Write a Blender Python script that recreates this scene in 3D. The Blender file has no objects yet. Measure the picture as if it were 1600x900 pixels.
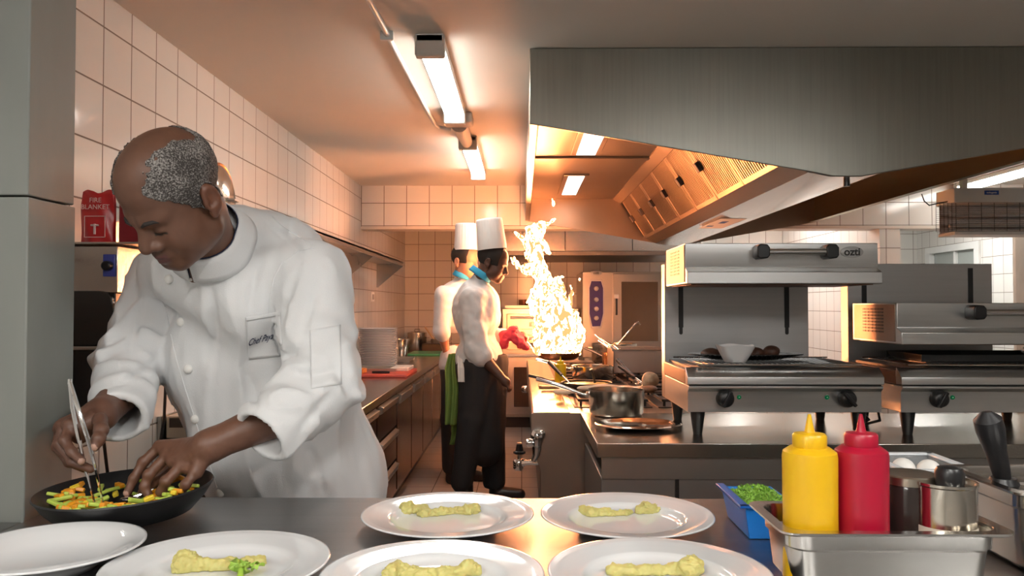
import bpy, bmesh, math, random
import numpy as np
from mathutils import Vector, Matrix, Euler
random.seed(7)
PI = math.pi
SC = bpy.context.scene
COL = SC.collection
# ------------------------------------------------------------------ camera, world, exposure
F_PX = 1230.0
CAM = Vector((0, 0, 1.36))
CAM_E = Euler((PI/2 + math.atan(28/F_PX), 0, math.atan(15/F_PX)), 'XYZ')
cd = bpy.data.cameras.new('camera'); cam = bpy.data.objects.new('camera', cd); COL.objects.link(cam)
cam.location = CAM; cam.rotation_euler = CAM_E
cd.sensor_width = 36; cd.lens = F_PX/1600*36; cd.clip_start = .05; cd.clip_end = 60
SC.camera = cam
CM = CAM_E.to_matrix()
SC.view_settings.view_transform = 'Standard'; SC.view_settings.look = 'None'
SC.view_settings.gamma = 1; SC.view_settings.use_curve_mapping = False
SC.view_settings.exposure = 0.18
W = bpy.data.worlds.new('world'); SC.world = W; W.use_nodes = True
W.node_tree.nodes['Background'].inputs[0].default_value = (.75, .85, 1, 1)
W.node_tree.nodes['Background'].inputs[1].default_value = .6
TUBE = 20.0
TUBE_FRONT = 70.0       # strength of the ceiling tubes
FLAME = 640.0      # strength of the flame core
CEIL = 2.42
def P(px, py, Y):
    d = CM @ Vector(((px-800)/F_PX, (450-py)/F_PX, -1)); return CAM + d*(Y/d.y)
def PZ(px, py, z):
    d = CM @ Vector(((px-800)/F_PX, (450-py)/F_PX, -1)); return CAM + d*((z-CAM.z)/d.z)

# ------------------------------------------------------------------ materials
MATS = {}
def nodes_of(name):
    m = bpy.data.materials.new(name); m.use_nodes = True
    nt = m.node_tree; b = nt.nodes['Principled BSDF']; return m, nt, b
def N(nt, t, **k):
    n = nt.nodes.new(t)
    for a, v in k.items():
        if a in n.inputs: n.inputs[a].default_value = v
        else: setattr(n, a, v)
    return n
def mat(name, col, rough=.5, metal=0, var=.06, vscale=8, bump=0, bscale=60, stretch=(1,1,1), rvar=0, **kw):
    """principled surface with a little procedural variation of colour, gloss and relief"""
    if name in MATS: return MATS[name]
    m, nt, b = nodes_of(name); L = nt.links.new
    tc = N(nt, 'ShaderNodeTexCoord'); mp = N(nt, 'ShaderNodeMapping'); mp.inputs['Scale'].default_value = stretch
    L(tc.outputs['Object'], mp.inputs[0])
    nz = N(nt, 'ShaderNodeTexNoise', Scale=vscale, Detail=4.0); L(mp.outputs[0], nz.inputs['Vector'])
    cr = N(nt, 'ShaderNodeMix', data_type='RGBA')
    cr.inputs[6].default_value = tuple(max(0, c*(1-var)) for c in col)+(1,)
    cr.inputs[7].default_value = tuple(min(1, c*(1+var)) for c in col)+(1,)
    L(nz.outputs[0], cr.inputs[0]); L(cr.outputs[2], b.inputs['Base Color'])
    b.inputs['Roughness'].default_value = rough; b.inputs['Metallic'].default_value = metal
    if rvar:
        mr = N(nt, 'ShaderNodeMapRange'); mr.inputs[3].default_value = max(.02, rough-rvar); mr.inputs[4].default_value = rough+rvar
        L(nz.outputs[0], mr.inputs[0]); L(mr.outputs[0], b.inputs['Roughness'])
    if bump:
        n2 = N(nt, 'ShaderNodeTexNoise', Scale=bscale, Detail=3.0); L(mp.outputs[0], n2.inputs['Vector'])
        bp = N(nt, 'ShaderNodeBump', Strength=bump, Distance=.002); L(n2.outputs[0], bp.inputs['Height']); L(bp.outputs[0], b.inputs['Normal'])
    for k, v in kw.items(): b.inputs[k.replace('_', ' ')].default_value = v
    MATS[name] = m; return m
def tile_mat(name, axes, size, col, offs=(0,0), mortar=.0034, grout=(.20,.16,.13), rough=.12, bumpy=.12):
    m, nt, b = nodes_of(name); L = nt.links.new
    tc = N(nt, 'ShaderNodeTexCoord'); sp = N(nt, 'ShaderNodeSeparateXYZ'); L(tc.outputs['Object'], sp.inputs[0])
    cb = N(nt, 'ShaderNodeCombineXYZ')
    for i, a in enumerate(axes):
        ad = N(nt, 'ShaderNodeMath', operation='ADD'); ad.inputs[1].default_value = offs[i]
        L(sp.outputs['XYZ'.index(a)], ad.inputs[0]); L(ad.outputs[0], cb.inputs[i])
    br = N(nt, 'ShaderNodeTexBrick'); br.offset = 0; br.squash = 1
    br.inputs['Scale'].default_value = 1; br.inputs['Mortar Size'].default_value = mortar
    br.inputs['Mortar Smooth'].default_value = .3
    br.inputs['Brick Width'].default_value = size[0]; br.inputs['Row Height'].default_value = size[1]
    br.inputs['Color1'].default_value = tuple(c*.97 for c in col)+(1,); br.inputs['Color2'].default_value = tuple(min(1, c*1.02) for c in col)+(1,)
    br.inputs['Mortar'].default_value = grout+(1,)
    L(cb.outputs[0], br.inputs['Vector']); L(br.outputs['Color'], b.inputs['Base Color'])
    nz = N(nt, 'ShaderNodeTexNoise', Scale=7.0, Detail=2.0); L(tc.outputs['Object'], nz.inputs['Vector'])
    mr = N(nt, 'ShaderNodeMapRange'); mr.inputs[3].default_value = rough; mr.inputs[4].default_value = .8; L(br.outputs['Fac'], mr.inputs[0]); L(mr.outputs[0], b.inputs['Roughness'])
    b1 = N(nt, 'ShaderNodeBump', Strength=bumpy, Distance=.01); L(nz.outputs[0], b1.inputs['Height'])
    b2 = N(nt, 'ShaderNodeBump', Strength=.5, Distance=.002, invert=True); L(br.outputs['Fac'], b2.inputs['Height']); L(b1.outputs[0], b2.inputs['Normal'])
    L(b2.outputs[0], b.inputs['Normal']); MATS[name] = m; return m
def emis(name, col, strength):
    if name in MATS: return MATS[name]
    m, nt, b = nodes_of(name)
    b.inputs['Base Color'].default_value = (*col, 1); b.inputs['Emission Color'].default_value = (*col, 1); b.inputs['Emission Strength'].default_value = strength
    MATS[name] = m; return m
def steel(name, col=(.56,.55,.52), rough=.3, stretch=(1,1,1), bump=.15, rvar=.06, var=.08, bscale=90, vscale=3):
    return mat(name, col, rough, 1, var, vscale, bump, bscale, stretch, rvar)
# ------------------------------------------------------------------ mesh helpers
class MB:
    """collects shapes and links them as ONE mesh object"""
    def __init__(s): s.v = []; s.f = []; s.m = []; s.cur = 0; s.X = None
    def add(s, vs, fs):
        n = len(s.v)
        if s.X is not None: vs = [s.X @ Vector(v) for v in vs]
        s.v += [tuple(v) for v in vs]; s.f += [tuple(i+n for i in f) for f in fs]; s.m += [s.cur]*len(fs); return s
    def box(s, a, b, R=None):
        x0,y0,z0 = a; x1,y1,z1 = b
        x0,x1 = sorted((x0,x1)); y0,y1 = sorted((y0,y1)); z0,z1 = sorted((z0,z1))
        vs = [Vector(c) for c in ((x0,y0,z0),(x1,y0,z0),(x1,y1,z0),(x0,y1,z0),(x0,y0,z1),(x1,y0,z1),(x1,y1,z1),(x0,y1,z1))]
        if R is not None:
            c = Vector(((x0+x1)/2,(y0+y1)/2,(z0+z1)/2)); vs = [R @ (v-c) + c for v in vs]
        return s.add(vs, [(0,3,2,1),(4,5,6,7),(0,1,5,4),(1,2,6,5),(2,3,7,6),(3,0,4,7)])
    def tube(s, pts, r, n=10, caps=True, closed=False):
        pts = [Vector(p) for p in pts]; k = len(pts)
        if not hasattr(r, '__len__'): r = [r]*k
        vs = []; up = None
        for i, p in enumerate(pts):
            t = (pts[(i+1) % k if closed else min(i+1, k-1)] - pts[(i-1) % k if closed else max(i-1, 0)])
            if t.length < 1e-9: t = Vector((0,0,1))
            t.normalize()
            if up is None: up = Vector((0,0,1)) if abs(t.z) < .9 else Vector((1,0,0))
            a = up - t*up.dot(t)
            if a.length < 1e-6: a = t.orthogonal()
            a.normalize(); up = a; b = t.cross(a)
            vs += [p + (a*math.cos(2*PI*j/n) + b*math.sin(2*PI*j/n))*r[i] for j in range(n)]
        fs = []
        for i in range(k if closed else k-1):
            i2 = (i+1) % k
            for j in range(n): fs.append((i*n+j, i*n+(j+1) % n, i2*n+(j+1) % n, i2*n+j))
        if caps and not closed: fs += [tuple(reversed(range(n))), tuple((k-1)*n+j for j in range(n))]
        return s.add(vs, fs)
    def cyl(s, a, b, r0, r1=None, n=24): return s.tube([a, b], [r0, r0 if r1 is None else r1], n)
    def lathe(s, c, prof, n=48, axis='Z', closed=False, sx=1, sy=1):
        """prof: (r, h) pairs turned about an axis through c"""
        c = Vector(c); vs = []; fs = []; k = len(prof)
        for r, h in prof:
            for j in range(n):
                a = 2*PI*j/n; x, y = r*math.cos(a)*sx, r*math.sin(a)*sy
                vs.append(c + {'Z': Vector((x,y,h)), 'Y': Vector((x,h,-y)), 'X': Vector((h,x,y))}[axis])
        for i in range(k if closed else k-1):
            i2 = (i+1) % k
            for j in range(n): fs.append((i*n+j, i*n+(j+1) % n, i2*n+(j+1) % n, i2*n+j))
        if not closed:
            if prof[0][0] > 1e-6: fs.append(tuple(reversed(range(n))))
            if prof[-1][0] > 1e-6: fs.append(tuple((k-1)*n+j for j in range(n)))
        return s.add(vs, fs)
    def prism(s, poly, ax, a, b):
        """poly: 2-D outline in the plane across ax ('X': (y,z), 'Y': (x,z), 'Z': (x,y))"""
        def v(p, t): return {'X': (t, p[0], p[1]), 'Y': (p[0], t, p[1]), 'Z': (p[0], p[1], t)}[ax]
        n = len(poly); return s.add([v(p, a) for p in poly]+[v(p, b) for p in poly],
            [tuple(range(n)), tuple(reversed(range(n, 2*n)))] + [(i, i+n, (i+1) % n+n, (i+1) % n) for i in range(n)])
    def sphere(s, c, r, n=16, m=10):
        rr = r if hasattr(r, '__len__') else (r,r,r)
        prof = [(max(1e-7, math.sin(PI*i/m)), -math.cos(PI*i/m)) for i in range(m+1)]
        vs = []; fs = []
        for q, h in prof:
            for j in range(n): vs.append((c[0]+rr[0]*q*math.cos(2*PI*j/n), c[1]+rr[1]*q*math.sin(2*PI*j/n), c[2]+rr[2]*h))
        for i in range(m):
            for j in range(n): fs.append((i*n+j, i*n+(j+1) % n, (i+1)*n+(j+1) % n, (i+1)*n+j))
        return s.add(vs, fs)
    def grid(s, fn, nu, nv):
        vs = [fn(i/nu, j/nv) for j in range(nv+1) for i in range(nu+1)]
        return s.add(vs, [(j*(nu+1)+i, j*(nu+1)+i+1, (j+1)*(nu+1)+i+1, (j+1)*(nu+1)+i) for j in range(nv) for i in range(nu)])
    def build(s, name, m, parent=None, smooth=False, bev=0, seg=2, solid=0, sub=0, recalc=True):
        me = bpy.data.meshes.new(name); me.from_pydata(s.v, [], s.f)
        for x in (m if isinstance(m, (list, tuple)) else [m]): me.materials.append(x)
        me.polygons.foreach_set('material_index', s.m)
        if recalc:
            bm = bmesh.new(); bm.from_mesh(me); bmesh.ops.remove_doubles(bm, verts=bm.verts, dist=1e-6)
            bmesh.ops.recalc_face_normals(bm, faces=bm.faces); bm.to_mesh(me); bm.free()
        o = bpy.data.objects.new(name, me); COL.objects.link(o)
        if smooth:
            me.polygons.foreach_set('use_smooth', [True]*len(me.polygons))
            if smooth != 'all': me.set_sharp_from_angle(angle=math.radians(38))
        if solid:
            md = o.modifiers.new('solid', 'SOLIDIFY'); md.thickness = solid; md.offset = 0
        if bev:
            md = o.modifiers.new('bevel', 'BEVEL'); md.width = bev; md.segments = seg; md.limit_method = 'ANGLE'; md.angle_limit = math.radians(40)
            me.polygons.foreach_set('use_smooth', [True]*len(me.polygons)); me.set_sharp_from_angle(angle=math.radians(60))
            md.harden_normals = False
        if sub:
            md = o.modifiers.new('sub', 'SUBSURF'); md.levels = md.render_levels = sub
        if parent is not None: o.parent = parent
        return o
def tag(o, label=None, cat=None, group=None, kind=None):
    for k, v in (('label', label), ('category', cat), ('group', group), ('kind', kind)):
        if v: o[k] = v
    return o
def thing(name, label, cat, group=None, loc=(0,0,0), rz=0):
    o = bpy.data.objects.new(name, None); COL.objects.link(o); o.empty_display_size = .05
    o.location = loc; o.rotation_euler = (0,0,rz); return tag(o, label, cat, group)
def kids(o): return [x for x in bpy.data.objects if x.parent == o]
def dup(o, parent=None, label=None):
    c = o.copy(); COL.objects.link(c)
    if parent is not None: c.parent = parent
    if label: c['label'] = label
    for k in kids(o): dup(k, c)
    return c
def text(name, s, m, parent, M, size, ext=.0006, shear=0, bold=0):
    cu = bpy.data.curves.new(name, 'FONT'); cu.body = s; cu.size = size; cu.extrude = ext; cu.shear = shear; cu.offset = bold
    cu.align_x = 'CENTER'; cu.align_y = 'CENTER'; cu.materials.append(m)
    t = bpy.data.objects.new(name+'_curve', cu); me = bpy.data.meshes.new_from_object(t); me.name = name; bpy.data.objects.remove(t); bpy.data.curves.remove(cu)
    o = bpy.data.objects.new(name, me); COL.objects.link(o)
    if parent is not None: o.parent = parent
    o.matrix_local = M; return o
def facing(loc, n=(0,-1,0), up=(0,0,1)):
    """matrix whose local Z is n and local Y is up"""
    z = Vector(n).normalized(); x = Vector(up).cross(z).normalized(); y = z.cross(x)
    M = Matrix((x, y, z)).transposed().to_4x4(); M.translation = Vector(loc); return M

# ------------------------------------------------------------------ implicit surfaces (one smooth skin out of many round forms)
_rng = np.random.RandomState(3); _LAT = _rng.rand(32,32,32).astype(np.float32)
def noise(p, s):
    q = p*s; i = np.floor(q).astype(int); f = (q-i); f = f*f*(3-2*f); i &= 31; j = (i+1) & 31
    def g(a, b, c): return _LAT[a, b, c]
    x0,y0,z0 = i[...,0],i[...,1],i[...,2]; x1,y1,z1 = j[...,0],j[...,1],j[...,2]; fx,fy,fz = f[...,0],f[...,1],f[...,2]
    a = g(x0,y0,z0)*(1-fx)+g(x1,y0,z0)*fx; b = g(x0,y1,z0)*(1-fx)+g(x1,y1,z0)*fx
    c = g(x0,y0,z1)*(1-fx)+g(x1,y0,z1)*fx; d = g(x0,y1,z1)*(1-fx)+g(x1,y1,z1)*fx
    return ((a*(1-fy)+b*fy)*(1-fz)+(c*(1-fy)+d*fy)*fz)*2-1
def A(v): return np.array(v, dtype=np.float32)
def smin(a, b, k): h = np.clip(.5+.5*(b-a)/k, 0, 1); return b*(1-h)+a*h - k*h*(1-h)
def smax(a, b, k): return -smin(-a, -b, k)
def cone(p, a, b, ra, rb):
    a, b = A(a), A(b); ab = b-a; t = np.clip(((p-a)@ab)/max(1e-9, float(ab@ab)), 0, 1)
    return np.linalg.norm(p-a-t[...,None]*ab, axis=-1) - (ra+(rb-ra)*t)
def ell(p, c, r, R=None):
    q = p-A(c)
    if R is not None: q = q@A(R)
    r = A(r); k0 = np.linalg.norm(q/r, axis=-1); k1 = np.linalg.norm(q/(r*r), axis=-1); return k0*(k0-1)/np.maximum(k1, 1e-6)
def chain(p, pts, rs, k=.006):
    d = None
    for i in range(len(pts)-1):
        e = cone(p, pts[i], pts[i+1], rs[i], rs[i+1]); d = e if d is None else smin(d, e, k)
    return d
def nets(fn, lo, hi, h):
    """surface nets: returns vertices and quads of fn = 0"""
    lo, hi = A(lo), A(hi); n = np.ceil((hi-lo)/h).astype(int)+1
    ax = [lo[i]+h*np.arange(n[i], dtype=np.float32) for i in range(3)]
    V = np.empty(tuple(n), dtype=np.float32)
    st = max(1, int(1.5e6/(n[1]*n[2])))
    for i in range(0, n[0], st):
        g = np.stack(np.meshgrid(ax[0][i:i+st], ax[1], ax[2], indexing='ij'), -1); V[i:i+st] = fn(g)
    V[0] = V[-1] = 1; V[:,0] = V[:,-1] = 1; V[:,:,0] = V[:,:,-1] = 1
    S = V < 0
    c8 = [S[a:n[0]-1+a, b:n[1]-1+b, c:n[2]-1+c] for a in (0,1) for b in (0,1) for c in (0,1)]
    cnt = sum(x.astype(np.int8) for x in c8); act = (cnt > 0) & (cnt < 8)
    idx = np.full(act.shape, -1, dtype=np.int64); I = np.argwhere(act); idx[act] = np.arange(len(I))
    acc = np.zeros((len(I),3)); num = np.zeros(len(I))
    for axx in range(3):
        o = [k for k in range(3) if k != axx]
        for b in (0,1):
            for c in (0,1):
                s0 = I.copy(); s0[:,o[0]] += b; s0[:,o[1]] += c; s1 = s0.copy(); s1[:,axx] += 1
                v0 = V[tuple(s0.T)]; v1 = V[tuple(s1.T)]; cr = (v0 < 0) != (v1 < 0)
                t = np.where(cr, v0/np.where(cr, v0-v1, 1), 0); pt = s0.astype(float); pt[:,axx] += t
                acc[cr] += pt[cr]; num[cr] += 1
    vs = lo + h*(acc/num[:,None]); F = []
    for axx in range(3):
        o = [(axx+1) % 3, (axx+2) % 3]
        s0 = [slice(1, n[k]-1) for k in range(3)]; s0[axx] = slice(0, n[axx]-1); s1 = list(s0); s1[axx] = slice(1, n[axx])
        a, b = S[tuple(s0)], S[tuple(s1)]; E = np.argwhere(a != b); 
        base = E.copy()
        for k in range(3):
            if k != axx: base[:,k] += 1
        q = []
        for da, db in ((1,1),(0,1),(0,0),(1,0)):
            c = base.copy(); c[:,o[0]] -= da; c[:,o[1]] -= db; q.append(idx[tuple(c.T)])
        q = np.stack(q, 1); fl = a[tuple(E.T)]; q[~fl] = q[~fl][:, ::-1]; F.append(q[(q >= 0).all(1)])
    return vs.astype(np.float32), np.concatenate(F)
def np_mesh(name, parts, m, parent=None, M=None, cols=None):
    """parts: list of (verts, quads) joined into one mesh; cols: colour per vertex (the thing's own colour)"""
    vs = np.concatenate([p[0] for p in parts]); off = 0; fs = []
    for v, q in parts: fs.append(q+off); off += len(v)
    fs = np.concatenate(fs)
    if M is not None: R = np.array(M.to_3x3()); vs = vs@R.T + np.array(M.translation)
    me = bpy.data.meshes.new(name); me.vertices.add(len(vs)); me.vertices.foreach_set('co', vs.astype(np.float32).ravel())
    me.loops.add(len(fs)*4); me.loops.foreach_set('vertex_index', fs.astype(np.int32).ravel())
    me.polygons.add(len(fs)); me.polygons.foreach_set('loop_start', np.arange(0, len(fs)*4, 4, dtype=np.int32))
    me.update(calc_edges=True)
    me.polygons.foreach_set('use_smooth', [True]*len(fs)); me.validate()
    if cols is not None:
        at = me.color_attributes.new('tint', 'FLOAT_COLOR', 'POINT'); at.data.foreach_set('color', np.concatenate([cols, np.ones((len(cols),1))], 1).astype(np.float32).ravel())
    for x in (m if isinstance(m, (list, tuple)) else [m]): me.materials.append(x)
    o = bpy.data.objects.new(name, me); COL.objects.link(o)
    if parent is not None: o.parent = parent
    return o
def blob(name, fn, lo, hi, h, m, parent=None, M=None): return np_mesh(name, [nets(fn, lo, hi, h)], m, parent, M)
# ------------------------------------------------------------------ shared materials
WHITE_T = (.72,.70,.66)
M_TL = tile_mat('tiles_side', 'YZ', (.191,.2), WHITE_T, (-.149,-.106))
M_TB = tile_mat('tiles_back', 'XZ', (.2,.2), WHITE_T, (-.149,-.106))
M_TH = tile_mat('tiles_beam', 'XZ', (.2,.2), WHITE_T, (.013,-.066))
M_FL = tile_mat('floor_tiles', 'XY', (.33,.33), (.30,.27,.25), (0,0), .004, (.13,.11,.10), .38, .2)
M_CE = mat('ceiling_paint', (.66,.62,.56), .85, var=.05, vscale=1.5)
M_PL = mat('plaster', (.55,.53,.49), .9, bump=.3, bscale=40)
ST = steel('brushed_steel', stretch=(1,1,30))
STH = steel('brushed_steel_hood', (.34,.335,.30), .33, (30,1,1), .12, .08, .12)
STX = steel('brushed_steel_flat', (.50,.49,.46), .26, (1,22,1), .10, .08, .15)
STP = steel('pass_counter_steel', (.36,.36,.36), .33, (1,16,1), .2, .10, .25)
STI = steel('hood_inner_steel', (.36,.29,.23), .36, (1,1,1), .25, .1, .1, 6)
CHR = mat('polished_chrome', (.8,.8,.8), .07, 1)
POT = steel('pot_steel', (.62,.58,.52), .20, (1,1,20), .05, .05)
ALU = steel('worn_aluminium', (.50,.47,.43), .38)
BLK = mat('black_plastic', (.012,.012,.013), .32)
RUB = mat('black_rubber', (.015,.015,.015), .6)
IRON = mat('cast_iron', (.03,.028,.026), .55, .4, bump=.3)
DGL = mat('dark_glass', (.03,.028,.026), .06)
WPL = mat('white_plastic', (.72,.72,.70), .35)
CER = mat('white_porcelain', (.74,.75,.76), .09, var=.01, Coat_Weight=.5)
def struct(mb, name, m, **k): return tag(mb.build(name, m, **k), kind='structure')
BY = 6.91     # plane of the tiled beam
# floor, ceiling, walls
struct(MB().box((-1.6,-2.6,-.1),(6.0,10.6,0)), 'floor', M_FL)
struct(MB().box((-1.6,-2.6,CEIL),(6.0,10.6,CEIL+.1)), 'ceiling', M_CE)
struct(MB().box((-1.516,-2.5,0),(-1.416,9.63,CEIL)), 'wall_left', M_TL)
struct(MB().box((-1.5,9.53,0),(3.25,9.63,CEIL)), 'wall_back', M_TB)
struct(MB().box((3.15,BY+.2,0),(3.25,9.53,CEIL)), 'wall_niche', M_TL)
struct(MB().box((5.5,-2.5,0),(5.6,BY,CEIL)), 'wall_right', M_TL)
struct(MB().box((-1.5,-2.6,0),(5.6,-2.5,CEIL)), 'wall_front', mat('front_wall_paint', (.45,.44,.42), .8))
struct(MB().box((3.25,10.4,0),(5.3,10.5,CEIL)), 'wall_passage_back', M_TB)
wr = MB(); wr.box((5.2,BY+.2,0),(5.3,9.0,CEIL)); wr.box((5.2,10.1,0),(5.3,10.4,CEIL)); wr.box((5.2,9.0,0),(5.3,10.1,1.2)); wr.box((5.2,9.0,2.08),(5.3,10.1,CEIL))
struct(wr, 'wall_passage_right', M_TL)
struct(MB().box((-1.416,BY,2.06),(5.5,BY+.2,CEIL)), 'wall_beam', M_TH)
struct(MB().box((-1.416,BY-.008,2.035),(5.5,BY+.2,2.06)), 'trim_1', mat('tile_edge_trim', (.62,.55,.48), .4))
struct(MB().box((3.13,BY,0),(3.31,BY+.2,2.035)), 'wall_pillar', M_TH)
# window of the passage
wn = struct(MB().box((5.235,9.05,1.25),(5.245,10.05,2.03)), 'window_1', mat('window_glass_grey', (.35,.38,.36), .1))
fr = MB()
for a, b in (((5.17,8.96,2.02),(5.26,10.14,2.10)), ((5.17,8.96,1.18),(5.26,10.14,1.26)), ((5.17,8.96,1.26),(5.26,9.06,2.02)), ((5.17,10.04,1.26),(5.26,10.14,2.02)), ((5.2,9.5,1.26),(5.25,9.54,2.02))): fr.box(a, b)
fr.build('window_frame', WPL, wn, bev=.004)
# worn door leaf standing open in the passage mouth
dr = struct(MB().box((4.27,BY-.06,0),(5.1,BY-.02,1.99)), 'door_1', mat('worn_door_paint', (.62,.57,.50), .6, var=.22, vscale=5, stretch=(3,1,1), bump=.3))
MB().prism([(4.44,1.58),(4.48,1.62),(4.52,1.58),(4.48,1.54)], 'Y', BY-.064, BY-.06).build('door_sticker', mat('sticker_brown', (.35,.22,.12), .5), dr)
MB().tube([(4.33,BY-.06,1.0),(4.33,BY-.11,1.0),(4.43,BY-.11,1.0)], .011).build('door_handle', ST, dr, smooth=True)
# concrete pier that carries the pass on the left
pier = MB(); pier.box((-1.416,1.535,0),(-.972,1.70,1.575)); pier.box((-1.416,1.537,1.579),(-.974,1.698,CEIL))
struct(pier, 'wall_pier', mat('pier_cladding', (.20,.21,.195), .55, var=.28, vscale=5, bump=.35, bscale=25, stretch=(1,1,.35)), bev=.003)

# ------------------------------------------------------------------ ceiling tubes
TUBE_M = emis('tube_light', (1,.97,.90), TUBE)
TUBE_F = emis('tube_light_front', (1,.98,.94), TUBE_FRONT)
def ceiling_tube(x, y0, y1, label, zt=CEIL, group='fluorescent ceiling fixtures', M=None):
    t = thing('ceiling_light', label, 'ceiling light', group, (x,(y0+y1)/2,zt)); h = (y1-y0)/2
    MB().box((-.055,-h,-.035),(.055,h,0)).build('housing', WPL, t, bev=.006)
    d = MB(); d.X = None
    pr = [(.05*math.cos(a), -.035-.045*math.sin(a)) for a in [PI*i/12 for i in range(13)]]
    MB().prism(pr, 'Y', -h+.05, h-.05).build('diffuser', M or TUBE_M, t, smooth=True)
    for s in (-1,1): MB().box((-.058,s*h-s*.05,-.088),(.058,s*h,0)).build('end_cap', mat('grey_white_plastic', (.50,.47,.43), .5), t, bev=.008)
    return t
ceiling_tube(-.358, 3.03, 4.22, 'near white tube fixture on the ceiling left of the steel hood')
ceiling_tube(-.335, 4.86, 6.10, 'far tube fixture on the ceiling, next to the tiled beam')
ceiling_tube(3.80, 5.6, 6.85, 'tube fixture on the ceiling above the electric heater at the right', group=None)
ceiling_tube(2.3, 7.6, 8.8, 'tube fixture on the niche ceiling behind the tiled beam', group=None, M=TUBE_F)
ceiling_tube(4.3, 7.8, 9.0, 'tube fixture in the passage behind the worn door', group=None, M=TUBE_F)
ceiling_tube(.25, -.9, .3, 'tube fixture over the front of the serving counter', group='tube fixtures over the serving side', M=TUBE_F)
ceiling_tube(1.7, -.4, .8, 'tube fixture above the container end of the serving counter', group='tube fixtures over the serving side', M=TUBE_F)
ceiling_tube(-1.0, -1.2, 0, 'unseen extra tube fixture added at the left behind the serving counter', group='tube fixtures over the serving side', M=TUBE_F)  # extra tube out of view, added to brighten the serving side
# link of the two fixtures and the supply conduit
cd_ = thing('ceiling_conduit', 'thin pale conduit running along the ceiling to the tube fixtures', 'conduit')
MB().tube([(-.53,.2,2.405),(-.52,2.7,2.405),(-.50,4.50,2.405),(-.48,4.56,2.40),(-.41,4.56,2.39)], .011).build('pipe', WPL, cd_, smooth=True)
MB().box((-.545,3.0,2.385),(-.495,3.02,2.42)).build('clip', WPL, cd_, bev=.003)
MB().box((-.43,4.26,2.36),(-.27,4.40,2.42)).build('junction_box', mat('grey_white_plastic', (.5,.47,.43), .5), cd_, bev=.012)
MB().tube([(-.35,4.40,2.385),(-.34,4.86,2.375)], [.05,.035], 16).build('sleeve', mat('grey_white_plastic', (.5,.47,.43), .5), cd_, smooth=True)

# ------------------------------------------------------------------ big extraction hood
hood = thing('extraction_hood', 'large brushed steel extraction hood over the cooking range', 'hood', None, (0,0,0))
HY0, HY1 = 3.21, 6.88
outer = [(.034,2.418),(.034,2.106),(1.17,1.908),(1.27,1.888),(1.383,1.887),(2.56,2.09),(2.56,2.418)]
MB().prism(outer, 'Y', HY0, HY0+.012).build('front_panel', STH, hood, bev=.003)
MB().prism(outer, 'Y', HY1-.012, HY1).build('rear_panel', STI, hood)
lp = MB(); lp.box((.034,HY0+.012,2.106),(.044,HY1-.012,2.418)); lp.box((.044,HY0+.012,2.106),(.07,HY1-.012,2.112)); lp.box((.066,HY0+.012,2.106),(.07,HY1-.012,2.135)); lp.build('left_skirt', STI, hood)
rp = MB(); rp.box((2.55,HY0+.012,2.09),(2.56,HY1-.012,2.418)); rp.box((2.51,HY0+.012,2.09),(2.55,HY1-.012,2.096)); rp.build('right_skirt', steel('hood_side_steel', (.30,.28,.18), .3), hood)
rf = MB(); rf.box((.044,HY0+.012,2.30),(.84,4.95,2.31)); rf.box((.044,4.98,2.296),(.84,HY1-.012,2.31)); rf.box((1.73,HY0+.012,2.30),(2.55,HY1-.012,2.31)); rf.box((.044,4.93,2.285),(.84,5.0,2.3)); rf.build('roof_panel', STI, hood, bev=.002)
gt = MB(); gt.prism([(1.17,1.905),(1.26,1.888),(1.383,1.887),(1.47,1.905),(1.47,1.93),(1.38,1.91),(1.26,1.91),(1.17,1.93)], 'Y', HY0+.012, HY1-.012); gt.build('centre_gutter', steel('gutter_steel', (.80,.80,.80), .22), hood, bev=.002)
g2 = MB(); g2.prism([(1.06,1.955),(1.17,1.905),(1.175,1.925),(1.07,1.975)], 'Y', HY0+.012, HY1-.012); g2.prism([(1.47,1.905),(1.53,1.955),(1.52,1.975),(1.465,1.925)], 'Y', HY0+.012, HY1-.012); g2.build('grease_channel', STI, hood)
fr = MB(); fr.prism([(.80,2.33),(.80,2.29),(.86,2.25),(.90,2.262),(.90,2.33)], 'Y', HY0+.012, HY1-.012); fr.build('filter_rail', STI, hood)
# hood lamps
for y0, y1 in ((3.87,4.78),(5.59,6.5)):
    l = MB(); l.box((.30,y0-.03,2.282),(.48,y1+.03,2.30)); l = l.build('lamp_frame', STI, hood, bev=.003)
    MB().box((.335,y0,2.279),(.447,y1,2.285)).build('lamp_diffuser', emis('hood_lamp_light', (1,.95,.85), 7), l)
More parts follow.
